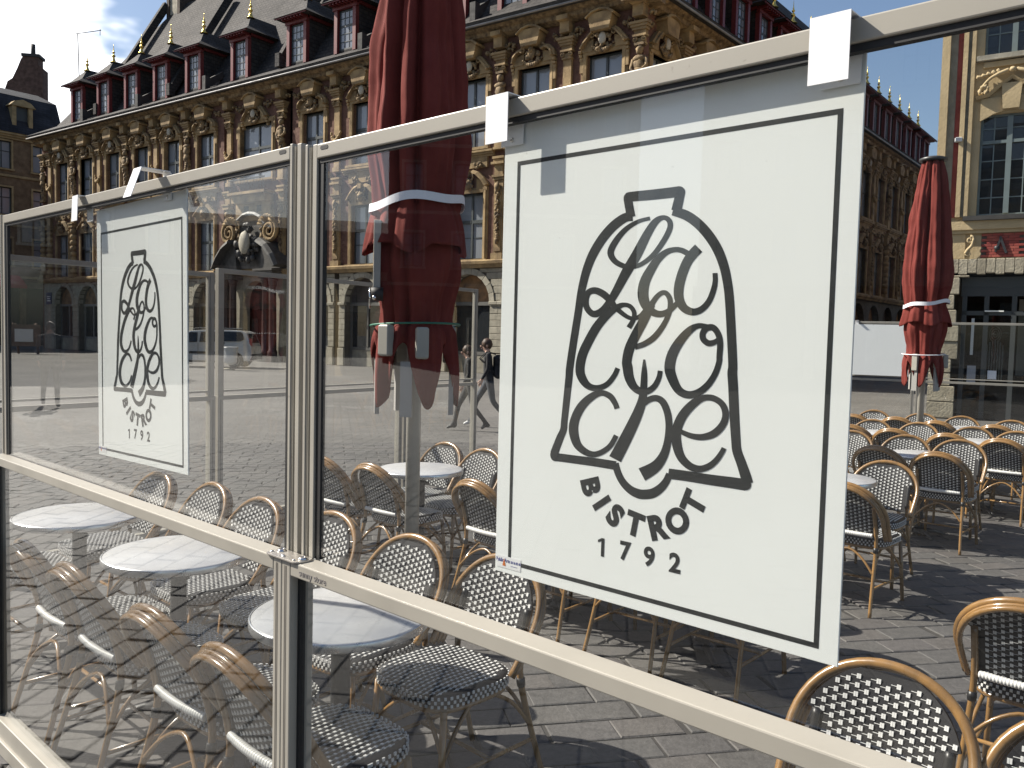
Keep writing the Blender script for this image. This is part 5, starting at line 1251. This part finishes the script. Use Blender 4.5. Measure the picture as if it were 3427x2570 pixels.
# left edge pilasters with brick strip
for (x0, x1, y1, mt) in ((.04, .21, .16, M_PINK), (-.11, .04, .02, M_LIME), (-.22, -.11, .03, M_RBRICK), (-.32, -.22, .10, M_PINK), (-.39, -.32, .03, M_LIME), (-.47, -.39, .08, M_PINK)):
    rp('pilaster_strip', MB().box(x0, x1 - .002, -.02, y1, 4.66, 13.4), [mt])
for x in (-2.45, -4.95): rp('pilaster', MB().box(x - .35, x + .35, -.02, .12, 4.66, 13.4), [M_PINK]); rp('brick_strip', MB().box(x - .12, x + .12, -.02, .135, 4.9, 13.2), [M_RBRICK])
rp('floor_band', MB().box(-wid, .26, -.01, .12, 4.36, 4.555).box(-wid, .24, -.01, .07, 4.28, 4.36), [M_PINK])
# brick panels of individual bricks under the band
bk = [MB().cbox((0, 0, 0), (.103, .03, .028), 0, None, .004).mesh('brick', mat('brick%d' % k, c, .85, noise_s=8, noise_a=.25)) for k, c in enumerate(((.32, .06, .045), (.27, .05, .04), (.36, .085, .06)))]
for (x1, x0) in ((-.78, -1.64), (-2.4, -3.3)):
    rp('brick_panel', MB().box(x0, x1, -.05, .0, 3.72, 4.27), [M_JOINT])
    for j in range(9):
        xx = x1 - (.11 if j % 2 == 0 else .0); 
        while xx > x0 - .01:
            if x0 < xx - .105 and xx + .105 < x1 + .01: obj('brick', ro.choice(bk), rh, (xx, .0, 3.755 + j*.0605))
            xx -= .2145
rp('anchor_plate', MB().cbox((-1.22, .05, 4.0), (.025, .02, .2), 0, Matrix.Rotation(.35, 3, 'Y')).cbox((-1.12, .05, 4.0), (.022, .02, .16), 0, Matrix.Rotation(-.3, 3, 'Y')).ball((-1.1, .06, 3.93), .06), [M_IRON])
b = MB(); volute(b, -.56, 4.13, .08, .09, 1.4, 1, .03); volute(b, -.54, 3.82, .08, .07, 1.3, -1, .025); b.tube(cat_rom([(-.63, .09, 4.15), (-.60, .09, 4.0), (-.52, .09, 3.9), (-.48, .09, 3.82)], 4), .035, 6); rp('scroll_bracket', b, [M_PINK])
rp('frieze_block', MB().box(-.46, .22, -.02, .03, 3.71, 4.275), [M_PINK])
# flat arch of stones, pier of stones
for k in range(24):
    x1 = .20 - k*.185; h = .36 if k % 2 else .33
    if x1 < -4.2: break
    rp('arch_stone', MB().cbox((x1 - .09, -.02, 3.70 - h/2), (.086, .10, h/2 - .004), 0, None, .012), [M_LIME])
z = 0
while z < 3.3:
    h = ro.uniform(.30, .42); h = min(h, 3.33 - z); w1 = ro.choice((-.36, -.30, -.42)) if z > .6 else -.40; w1 = w1 if z < 2.7 else -.30 - (z - 2.7)*.5
    rp('pier_stone', MB().cbox(((.17 + w1)/2, -.04, z + h/2), ((.17 - w1)/2 - .006, .11 + ro.uniform(-.01, .02), h/2 - .006), 0, None, .018), [M_LIME]); z += h
rp('return_wall', MB().box(.10, .18, -10, -.2, 0, 13.5), [M_LIME])
# shop front in the wide opening
M_SHOPF = mat('charcoal_shop_frame', (.050, .055, .055), .45)
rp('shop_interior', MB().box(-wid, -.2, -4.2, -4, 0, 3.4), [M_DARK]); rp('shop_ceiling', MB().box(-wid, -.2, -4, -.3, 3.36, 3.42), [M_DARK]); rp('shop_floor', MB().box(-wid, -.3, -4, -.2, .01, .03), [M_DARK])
sf = MB(); sf.box(-4.2, -.42, -.35, -.22, 2.86, 3.30); sf.box(-4.2, -.45, -.32, -.2, 2.42, 2.52)
for x in (-.50, -.95, -1.5, -2.4, -3.3): sf.box(x - .05, x + .05, -.32, -.2, 0, 2.86)
rp('shop_frame', sf, [M_SHOPF]); rp('strip_lamp', MB().box(-1.30, -.92, -.19, -.15, 2.50, 2.53), [mat('white_lamp', (.8, .8, .75), .5)])
for x0, x1 in ((-.90, -.55), (-1.45, -1.0), (-2.35, -1.55), (-3.25, -2.45)): rp('shop_pane', MB().box(x0, x1, -.265, -.255, .05, 2.42), [glass_mat('clear_shop_glass', (.75, .78, .78), 1.5)])
rp('notice', MB().box(-.80, -.62, -.25, -.247, .85, 1.25), [mat('notice_grey', (.30, .31, .34), .6)]); rp('notice', MB().box(-1.22, -1.04, -.25, -.247, .95, 1.15), [mat('notice_white', (.70, .72, .78), .6)])
rp('menu_board', MB().box(-.72, -.66, -.25, -.245, 1.5, 2.35), [mat('notice_pale', (.55, .57, .56), .6)])
b = MB(); n = 12
for k in range(7): b.tube([(-.96 - k*.055, -1.2, .9), (-.96 - k*.055, -1.2, 1.75 + .12*sin(pi*k/6))], .016, 6)
for k in range(9):
    for j in range(3): b.tube([(-1.12 + .13*cos(2*pi*q/12)*(.35 + .3*j), -1.2, 2.0 + .2*sin(2*pi*q/12)*(.35 + .3*j)) for q in range(12)], .010, 5, closed=True)
rp('carved_screen', b, [mat('grey_carving', (.42, .42, .40), .7)])
rp('pale_wall_panel', MB().box(-2.6, -1.55, -2.6, -2.5, 1.0, 2.9), [mat('interior_pale', (.50, .47, .43), .8)])
b = MB(); b.cbox((-.21, .10, 6.42), (.07, .06, .05), 0, Matrix.Rotation(.3, 3, 'Z'), .012); rp('security_lamp', b, [mat('lamp_grey', (.6, .6, .6), .4)])
r_ = MB(); r_.add([(.3, .5, 13.5), (-wid, .5, 13.5), (.3, -5, 18), (-wid, -5, 18), (.3, -10, 13.5), (-wid, -10, 13.5)], [(0, 1, 3, 2), (2, 3, 5, 4), (0, 2, 4), (1, 5, 3)]); rp('roof', r_, [M_DSLATE])

# unseen houses on the terrace side, added to block sky light from the right
for i_, (wl_, hs_, lb) in enumerate(((M_PINK, [4.3, 8.2, 11.8, 15.0], 'cream house added right of the brasserie house, beyond the picture edge'), (M_DBRICK, [4.5, 8.6, 12.4, 16.0], 'brown brick house added farthest right along the terrace side'))):
    town_house('terrace_side_house', lb, RC - RT*(9.1 + 14.1*i_), RHR, 14, hs_, wl_, M_DSLATE, 5, trim=M_PLAST)
# unseen house row, added to keep sky light off the right wing
sn = Vector((-cos(BA2), sin(BA2), 0)); sx_ = Vector((sn.y, -sn.x, 0)); p_ = RC + T2*11 + Vector((1.2, 0, 0))
town_house('street_house', 'unseen house row added along the side street to shade the right wing', p_ + (sx_*38 if sx_.dot(T2) > 0 else Vector((0, 0, 0))), math.atan2(sx_.y, sx_.x), 38, [4.5, 8.5, 12.5, 16.5], M_DBRICK, M_DSLATE, 10, trim=M_PLAST)

# houses on the camera's own side of the square, to the left: out of the picture, seen in the glass
for nm, lb, az, dist, wd, hs, wl_, nb in (
    ('opposite_house', 'gabled house reflected faintly in the windscreen glass', -93.0, 46, 14, [4.5, 8.5, 12.2, 15.6], M_DBRICK, 5),
    ('opposite_house', 'wide pale house reflected as a dark mass in the windscreen glass', -117, 40, 16, [4.5, 8.5, 12.5, 16.5], M_PLAST, 6),
    ('opposite_house', 'second pale house reflected behind the red umbrella', -140, 38, 16, [4.2, 8.0, 11.8, 15.2], M_OCHRE, 6),
    ('opposite_house', 'low house with slate roof reflected below the bright cloud', -80, 66, 20, [3.4, 6.4], M_PLAST, 7),
    ('opposite_house', 'tall brown house reflected dark in the leftmost glass', -61, 46, 17, [4.6, 8.6, 12.4, 15.8], M_DBRICK, 6)):
    a = R(az); p_ = Vector((sin(a), cos(a), 0))*dist; n_ = -p_.normalized(); xx = Vector((n_.y, -n_.x, 0))
    town_house(nm, lb, p_ + xx*wd/2, math.atan2(xx.y, xx.x), wd, hs, wl_, M_DSLATE, nb, trim=M_PLAST)

# ------------------------------------------------------------------ the other windscreens of the terrace
def side_screen(p0, p1, ztop, zmid, label, group, post_l=True, board=None):
    d = (p1 - p0); W = d.length; rz = math.atan2(d.y, d.x)
    o = thing('windscreen', label, 'windscreen', (p0.x, p0.y, 0), rz, group)
    def bar(nm, x0, x1, y0, y1, z0, z1, mt=M_CREAM, bv=.002): return obj(nm, MB().box(x0, x1, y0, y1, z0, z1), o, mats=[mt], bevel=bv)
    for x in (0, W - .05):
        bar('post', x, x + .05, -.03, .03, 0, zmid); bar('upper_post', x + .006, x + .044, -.022, .022, zmid + .001, ztop)
        bar('post_groove', x + .022, x + .028, -.0315, .0315, .03, zmid - .03, M_CREAMD, 0)
    bar('middle_rail', .0505, W - .0505, -.026, .026, zmid - .035, zmid); bar('top_rail', .045, W - .045, -.02, .02, ztop - .036, ztop); bar('bottom_rail', .0505, W - .0505, -.026, .026, .05, .12)
    bar('sash_stile', .0455, .062, -.018, .018, zmid + .001, ztop - .037); bar('sash_stile', W - .062, W - .0455, -.018, .018, zmid + .001, ztop - .037)
    bar('sash_rail', .063, W - .063, -.018, .018, zmid + .03, zmid + .046)
    obj('lower_pane', MB().box(.05, W - .05, -.003, .003, .11, zmid - .03), o, mats=[M_GLASS]); obj('upper_pane', MB().box(.055, W - .055, -.003, .003, zmid + .04, ztop - .03), o, mats=[M_GLASS])
    return o
# left end of the terrace, running away from the camera
G2 = 'windscreen panels closing the left end of the terrace'
A, B = Vector((-3.42, 5.28, 0)), Vector((-.42, 9.72, 0)); n = 3; dv = (B - A)
cuts = [0, .338, .760, 1.0]
lbs = ('glass windscreen behind the farther sign, at the left end of the terrace', 'glass windscreen behind the cream posts and the near umbrella', 'narrow glass windscreen beside the walking people')
for i in range(3): side_screen(A + dv*cuts[i] + dv.normalized()*.012, A + dv*cuts[i+1] - dv.normalized()*.012, (2.12, 2.16, 2.20)[i], 1.13, lbs[i], G2)
# far right end
G3 = 'windscreen panels closing the far right end of the terrace'
A, B = Vector((4.35, 14.2, 0)), Vector((7.9, 12.4, 0)); dv = B - A
lbs = ('glass windscreen hidden behind the big sign at the far end', 'glass windscreen with the blank white board behind the far umbrella', 'glass windscreen in front of the dark shop at the right edge')
cuts = [0, .27, .56, 1.0]
for i in range(3): side_screen(A + dv*cuts[i] + dv.normalized()*.012, A + dv*cuts[i+1] - dv.normalized()*.012, 2.05, 1.14, lbs[i], G3)
q0 = A + dv*.30; wb = thing('blank_board', 'blank white board hung on the far right windscreen, left of the far umbrella', 'sign', (q0.x, q0.y - .05, 0), math.atan2(dv.y, dv.x))
obj('board', MB().box(0, .98, -.006, 0, 1.19, 2.0), wb, mats=[M_SIGN]); obj('board_back', MB().box(.002, .978, .001, .003, 1.192, 1.998), wb, mats=[M_SIGNE])
for x in (.1, .86): obj('hanging_clip', MB().box(x, x + .05, -.04, .10, 2.06, 2.064).box(x, x + .05, .0015, .0045, 1.9, 2.06), wb, mats=[M_CLIP])

# ------------------------------------------------------------------ parked estate car
M_VAN = mat('silver_white_paint', (.50, .50, .49), .28, coat=.8, noise_s=2, noise_a=.05)
M_VGL = glass_mat('car_glass', (.16, .18, .18), 1.6)
M_TYRE = mat('tyre', (.012, .012, .012), .85); M_RIMW = mat('alloy_wheel', (.36, .35, .34), .35, metal=.6)
M_PLASTIC = mat('black_plastic', (.02, .02, .02), .5)
def van(loc, rz, label):
    """front points to local -x, y = 0 on the side nearest the viewer (towards -y)"""
    o = thing('parked_car', label, 'car', loc, rz)
    side = [(-2.20, .42), (-2.22, .62), (-2.17, .80), (-2.02, .90), (-1.30, 1.02), (-.62, 1.50), (-.40, 1.585), (.2, 1.63), (1.2, 1.645), (1.75, 1.62), (1.98, 1.54), (2.14, 1.10), (2.20, .95), (2.22, .50), (2.12, .30), (-2.1, .30)]
    wh = [(-1.42, .33), (1.48, .33)]; prof = []
    # body outline with wheel arches cut into the sill
    low = [(2.12, .30)]
    for cx, _ in wh[::-1]:
        low += [(cx + .40*cos(pi*k/10), .30 + .40*sin(pi*k/10)) for k in range(11)]
    low += [(-2.1, .30)]
    outline = side[:-2] + low
    hw = .86; b = MB(); n = len(outline)
    def yw(z): return hw - (.0 if z < 1.0 else (z - 1.0)*.20)
    v = [(x, -yw(z), z) for x, z in outline] + [(x, yw(z), z) for x, z in outline]
    f = [tuple(range(n)), tuple(range(2*n-1, n-1, -1))] + [((i+1) % n, i, n + i, n + (i+1) % n) for i in range(n)]
    obj('body', b.add(v, f), o, mats=[M_VAN], bevel=.03)
    def win(nm, poly, m=M_VGL, off=.006, par=None):
        c = MB(); p = [(x, -yw(z) - off, z) for x, z in poly]; L = len(poly)
        q = [(x, -yw(z) + .01, z) for x, z in poly]; c.add(p + q, [tuple(range(L))] + [((i+1) % L, i, L + i, L + (i+1) % L) for i in range(L)]); return obj(nm, c, par or o, mats=[m])
    w1 = [(-1.08, 1.06), (-.12, 1.12), (-.12, 1.50), (-.42, 1.50), (-.66, 1.38)]; w2 = [(.0, 1.12), (.86, 1.15), (.80, 1.54), (.05, 1.52)]; w3 = [(1.02, 1.17), (1.72, 1.18), (1.86, 1.26), (1.80, 1.50), (1.70, 1.55), (.92, 1.55)]
    for w_ in (w1, w2, w3):
        cx = sum(p[0] for p in w_)/len(w_); cz = sum(p[1] for p in w_)/len(w_)
        win('window_seal', [(cx + (x - cx)*1.05 + .0, cz + (z - cz)*1.09) for x, z in w_], M_PLASTIC, .003); win('side_window', w_, M_VGL, .008)
    obj('windscreen_glass', MB().add([(-1.26, -.72, 1.055), (-1.26, .72, 1.055), (-.64, .70, 1.50), (-.64, -.70, 1.50)], [(0, 1, 2, 3)]), o, (-.012, 0, .012), mats=[M_VGL])
    obj('rear_window', MB().add([(2.15, -.66, 1.10), (2.15, .66, 1.10), (2.0, .62, 1.50), (2.0, -.62, 1.50)], [(0, 1, 2, 3)]), o, (.012, 0, 0), mats=[M_VGL])
    for x in (-.06, .93): obj('door_seam', MB().box(x - .006, x + .006, -hw - .004, -hw + .01, .36, 1.05), o, mats=[M_PLASTIC])
    for x in (-.30, .70): obj('door_handle', MB().cbox((x, -hw - .015, .98), (.10, .012, .018)), o, mats=[M_VAN])
    obj('rub_strip', MB().box(-1.0, 1.05, -hw - .012, -hw + .002, .60, .70), o, mats=[M_PLASTIC])
    for s_ in (-1, 1):
        r = obj('roof_rail', MB().tube([(-.35, 0, 1.62), (-.25, 0, 1.685), (.6, 0, 1.70), (1.5, 0, 1.695), (1.6, 0, 1.63)], .022, 7), o, (0, s_*.62, .0), mats=[M_PLASTIC])
        obj('rail_cover', MB().box(-.12, .62, -.012, .012, 1.712, 1.730).box(.78, 1.42, -.012, .012, 1.712, 1.730), r, mats=[M_VAN])
    obj('mirror', MB().ball((-1.0, -hw - .10, 1.10), (.09, .10, .08), 10, 8), o, mats=[M_VAN]); obj('tail_lamp', MB().box(2.10, 2.20, -.84, -.70, .98, 1.30), o, (.012, 0, 0), mats=[mat('tail_red', (.35, .02, .02), .3)]); obj('headlamp', MB().ball((-2.06, -.66, .80), (.15, .18, .10), 10, 8), o, mats=[mat('lamp_glass', (.6, .62, .64), .15)])
    obj('bumper', MB().box(2.08, 2.28, -.84, .84, .36, .62), o, mats=[M_PLASTIC], bevel=.04); obj('bumper', MB().box(-2.28, -2.10, -.82, .82, .34, .58), o, mats=[M_PLASTIC], bevel=.04)
    for cx, cz in wh:
        for s_ in (-1, 1):
            w_ = obj('wheel', MB().lathe([(.20, -.09), (.29, -.10), (.325, -.07), (.33, 0), (.325, .07), (.29, .10), (.20, .09)], 28, caps=True), o, (cx, s_*.76, cz), (R(90), 0, 0), mats=[M_TYRE])
            rm = MB().lathe([(.21, .06), (.22, .095), (.205, .10), (.195, .07)], 24, caps=False).lathe([(.05, .06), (.05, .10), (.01, .105)], 12)
            for k in range(6):
                a = 2*pi*k/6; rm.cbox((.12*cos(a), .12*sin(a), .075), (.085, .035, .015), 0, Matrix.Rotation(a, 3, 'Z'))
            obj('rim', rm, w_, rz=(0 if s_ < 0 else R(180), 0, 0), mats=[M_RIMW]); 
    obj('arch_liner', MB().box(-1.80, 1.86, -.70, .70, .22, .66), o, mats=[M_PLASTIC])
    return o
vl = atZ(620 + 750*.2532, 920 + 1262*.2532, 0)
van((vl.x - 2.45, vl.y + 2.6, 0), R(3), 'silver-white estate car with roof rails parked behind the farther sign')
# ------------------------------------------------------------------ litter bin with clear sack
bl = atZ(620 + 590*.2532, 920 + 1255*.2532, 0)
bn = thing('litter_bin', 'litter bin with a pale plastic sack in front of the parked car', 'bin', (bl.x, bl.y, 0))
obj('post', MB().tube([(-.30, 0, .05), (-.28, 0, 1.05)], .035, 10), bn, mats=[M_STEEL]); obj('base_plate', MB().lathe([(.30, 0), (.30, .05), (.1, .07)], 16, (-.1, 0, 0)), bn, mats=[M_GREY])
obj('hoop', MB().tube([(.30*cos(2*pi*k/24), .26*sin(2*pi*k/24), .92) for k in range(24)], .022, 7, closed=True), bn, mats=[M_CHROME])
v = []; prof = [(.32, .95), (.31, .90), (.29, .80), (.285, .55), (.27, .35), (.22, .24), (.10, .20)]
b = MB().lathe(prof, 28); b.v = [(x*(1 + .06*sin(9*math.atan2(y, x) + z*5)), y*(1 + .05*sin(7*math.atan2(y, x))), z) for x, y, z in b.v]
obj('sack', b, bn, mats=[mat('pale_sack', (.66, .66, .65), .4, noise_s=5, noise_a=.15)])
obj('lid_knob', MB().ball((-.28, 0, 1.10), .06, 10, 8), bn, mats=[M_IRON])

# ------------------------------------------------------------------ chalkboard easel and bench far left
eb = atZ(20 + 60, 900 + 1180*.2411, 0); eb = atZ(84, 1184, 0)
es = thing('menu_easel', 'wooden easel with a white menu sheet far left beyond the glass', 'easel', (eb.x, eb.y, 0), R(10))
for x in (-.75, .75):
    obj('leg', MB().tube([(x, -.25, 0), (x*.8, 0, 1.75)], .06, 6), es, mats=[M_DBRICK]); obj('leg', MB().tube([(x*.7, .5, 0), (x*.7, .02, 1.7)], .06, 6), es, mats=[M_DBRICK])
obj('board', MB().cbox((0, -.1, 1.05), (.85, .03, .62)), es, mats=[M_DBRICK]); obj('sheet', MB().cbox((0, -.15, 1.05), (.48, .012, .36)), es, mats=[mat('paper', (.55, .54, .52), .8)])

# ------------------------------------------------------------------ people
M_SKIN = mat('skin', (.50, .30, .22), .5); M_HAIR = mat('brown_hair', (.07, .035, .018), .55, noise_s=30, noise_a=.5); M_BLK = mat('black_clothes', (.018, .018, .020), .85, noise_s=12, noise_a=.3)
M_JEAN = mat('dark_jeans', (.035, .042, .055), .85, noise_s=14, noise_a=.25); M_SHOE = mat('dark_shoe', (.03, .03, .03), .5); M_WSHOE = mat('white_shoe', (.6, .6, .6), .5); M_JACK = mat('grey_jacket', (.10, .10, .105), .85, noise_s=9, noise_a=.2)
def person(loc, rz, label, height, stride, top, trousers, shoes, hair_long, bag=False, arm_f=.5, lean=.03):
    """local -y is the walking direction"""
    o = thing('person', label, 'person', loc, rz)
    k = height/1.70; s1 = stride
    J_ = {'pel': (0, 0, .93), 'sp': (0, -.01 - lean*.5, 1.14), 'ch': (0, -.01 - lean, 1.33), 'nk': (0, -.02 - lean, 1.46), 'hd': (0, -.045 - lean, 1.545), 'tp': (0, -.04 - lean, 1.66),
          'hl': (-.095, 0, .89), 'kl': (-.10, -.20*s1 - .03, .50), 'al': (-.10, -.32*s1, .10), 'tl': (-.10, -.32*s1 - .15, .035), 'cl': (-.10, -.32*s1 + .045, .045),
          'hr': (.095, 0, .89), 'kr': (.10, .10*s1 - .03, .49), 'ar': (.10, .38*s1, .14), 'tr': (.10, .38*s1 - .11, .035), 'cr': (.10, .38*s1 + .06, .08),
          'sl': (-.175, -.01 - lean, 1.385), 'el': (-.235, .12*arm_f, 1.12), 'wl': (-.235, .05*arm_f - .10, .90), 'fl': (-.23, .03*arm_f - .12, .80),
          'sr': (.175, -.01 - lean, 1.385), 'er': (.235, -.10*arm_f, 1.12), 'wr': (.225, -.30*arm_f, .95), 'fr': (.22, -.36*arm_f, .87)}
    rad = {'pel': (.15, .115), 'sp': (.135, .10), 'ch': (.165, .115), 'nk': (.052, .055), 'hd': (.075, .092), 'tp': (.06, .075), 'hl': (.088, .09), 'kl': (.058, .062), 'al': (.040, .042), 'tl': (.038, .028), 'cl': (.034, .034), 'hr': (.088, .09), 'kr': (.058, .062), 'ar': (.040, .042), 'tr': (.038, .028), 'cr': (.034, .034),
           'sl': (.06, .06), 'el': (.045, .045), 'wl': (.030, .028), 'fl': (.035, .02), 'sr': (.06, .06), 'er': (.045, .045), 'wr': (.030, .028), 'fr': (.035, .02)}
    ed = [('pel', 'sp'), ('sp', 'ch'), ('ch', 'nk'), ('nk', 'hd'), ('hd', 'tp'), ('pel', 'hl'), ('hl', 'kl'), ('kl', 'al'), ('al', 'tl'), ('al', 'cl'), ('pel', 'hr'), ('hr', 'kr'), ('kr', 'ar'), ('ar', 'tr'), ('ar', 'cr'), ('ch', 'sl'), ('sl', 'el'), ('el', 'wl'), ('wl', 'fl'), ('ch', 'sr'), ('sr', 'er'), ('er', 'wr'), ('wr', 'fr')]
    nm = list(J_); me = bpy.data.meshes.new('body'); me.from_pydata([tuple(c*k for c in J_[q]) for q in nm], [(nm.index(a), nm.index(c)) for a, c in ed], [])
    bo = bpy.data.objects.new('body', me); COL.objects.link(bo)
    sk = bo.modifiers.new('skin', 'SKIN'); sub = bo.modifiers.new('sub', 'SUBSURF'); sub.levels = 2; sub.render_levels = 2
    for i, q in enumerate(nm): sv = me.skin_vertices[0].data[i]; sv.radius = (rad[q][0]*k, rad[q][1]*k); sv.use_root = (q == 'pel')
    bpy.context.view_layer.update(); dg = bpy.context.evaluated_depsgraph_get(); m2 = bpy.data.meshes.new_from_object(bo.evaluated_get(dg)); bpy.data.objects.remove(bo)
    for mt in (M_SKIN, top, trousers, shoes): m2.materials.append(mt)
    for p in m2.polygons:
        z = p.center.z/k; x = abs(p.center.x)/k; p.use_smooth = True
        hand = x > .19 and z < .93
        p.material_index = 0 if (z > 1.455 or hand) else 1 if z > .90 or (x > .17 and z > .85) else 3 if z < .10 else 2
    obj('body', m2, o)
    hd = Vector(J_['hd'])*k
    b = MB(); b.ball((hd.x, hd.y + .022*k, hd.z + .045*k), (.095*k, .105*k, .115*k), 14, 10, 0, .12, 3)
    if hair_long:
        b.ball((hd.x, hd.y + .075*k, hd.z - .13*k), (.115*k, .07*k, .20*k), 12, 9, 0, .35, 6)
        for q in range(14): a = -1.2 + 2.4*q/13; b.tube([(hd.x + .09*sin(a)*k, hd.y + .06*k, hd.z + .02), (hd.x + .13*sin(a)*k, hd.y + .09*k, hd.z - .16*k), (hd.x + .12*sin(a)*k + .01*cos(q*3), hd.y + .10*k, hd.z - (.28 + .05*sin(q*5))*k)], [.03, .022, .006], 5)
    obj('hair', b, o, mats=[M_HAIR])
    fy = hd.y - .088*k
    obj('nose', MB().ball((hd.x, fy - .006*k, hd.z + .002), (.013*k, .02*k, .022*k), 8, 6), o, mats=[M_SKIN])
    for s_ in (-1, 1):
        obj('eye', MB().ball((s_*.032*k, fy + .012*k, hd.z + .028*k), (.012*k, .008*k, .007*k), 8, 6), o, mats=[M_DARK]); obj('ear', MB().ball((s_*.083*k, hd.y + .01, hd.z + .01), (.012*k, .022*k, .032*k), 8, 6), o, mats=[M_SKIN])
    obj('mouth', MB().ball((0, fy + .006*k, hd.z - .045*k), (.022*k, .008*k, .006*k), 8, 6), o, mats=[mat('lips', (.3, .1, .09), .5)])
    for h_, w_, s_ in (('fl', 'wl', -1), ('fr', 'wr', 1)):
        h = Vector(J_[h_])*k; d = (Vector(J_[h_]) - Vector(J_[w_])).normalized()
        for q in range(4): b = MB().tube([h + Vector((0, (q - 1.5)*.017*k, 0)), h + d*.045*k + Vector((0, (q - 1.5)*.018*k, 0)), h + d*(.07 + .01*(q in (1, 2)))*k + Vector((-s_*.02*k, (q - 1.5)*.017*k, 0))], [.0095*k, .009*k, .006*k], 6); obj('finger', b, o, mats=[M_SKIN])
        obj('thumb', MB().tube([h - d*.03*k + Vector((0, -.03*k, 0)), h + Vector((-s_*.012*k, -.05*k, 0)), h + d*.025*k + Vector((-s_*.02*k, -.055*k, 0))], [.011*k, .010*k, .006*k], 6), o, mats=[M_SKIN])
    if bag:
        c = Vector(J_['ch'])*k; bg_ = obj('backpack', MB().cbox((0, c.y + .21, c.z - .16), (.15, .09, .22), 0, None, .05).cbox((0, c.y + .31, c.z - .24), (.11, .03, .11), 0, None, .02), o, mats=[M_BLK], bevel=.02)
        for s_ in (-1, 1): obj('bag_strap', MB().tube([(s_*.11, c.y + .14, c.z + .07), (s_*.12, c.y - .02, c.z + .11), (s_*.13, c.y - .13, c.z - .02), (s_*.14, c.y + .1, c.z - .26)], .014, 6), o, mats=[M_BLK])
    return o
p1 = atZ(1512, 1438, 0)
person((p1.x + .30, p1.y, 0), R(-80), 'walking person in dark clothes with long brown hair left of the grey post', 1.50, .9, M_BLK, M_BLK, M_SHOE, True)
person((p1.x + .62, p1.y + .65, 0), R(-82), 'walking person in black with a backpack, half hidden by the grey post', 1.62, 1.0, M_BLK, M_JEAN, M_WSHOE, False, bag=True)
# someone out of the picture on the left, seen only in the glass
person(TM(18.6, -4.1), R(60), 'person in a grey jacket walking, seen as a grey reflection in the left pane', 1.74, .8, M_JACK, M_JEAN, M_SHOE, False)
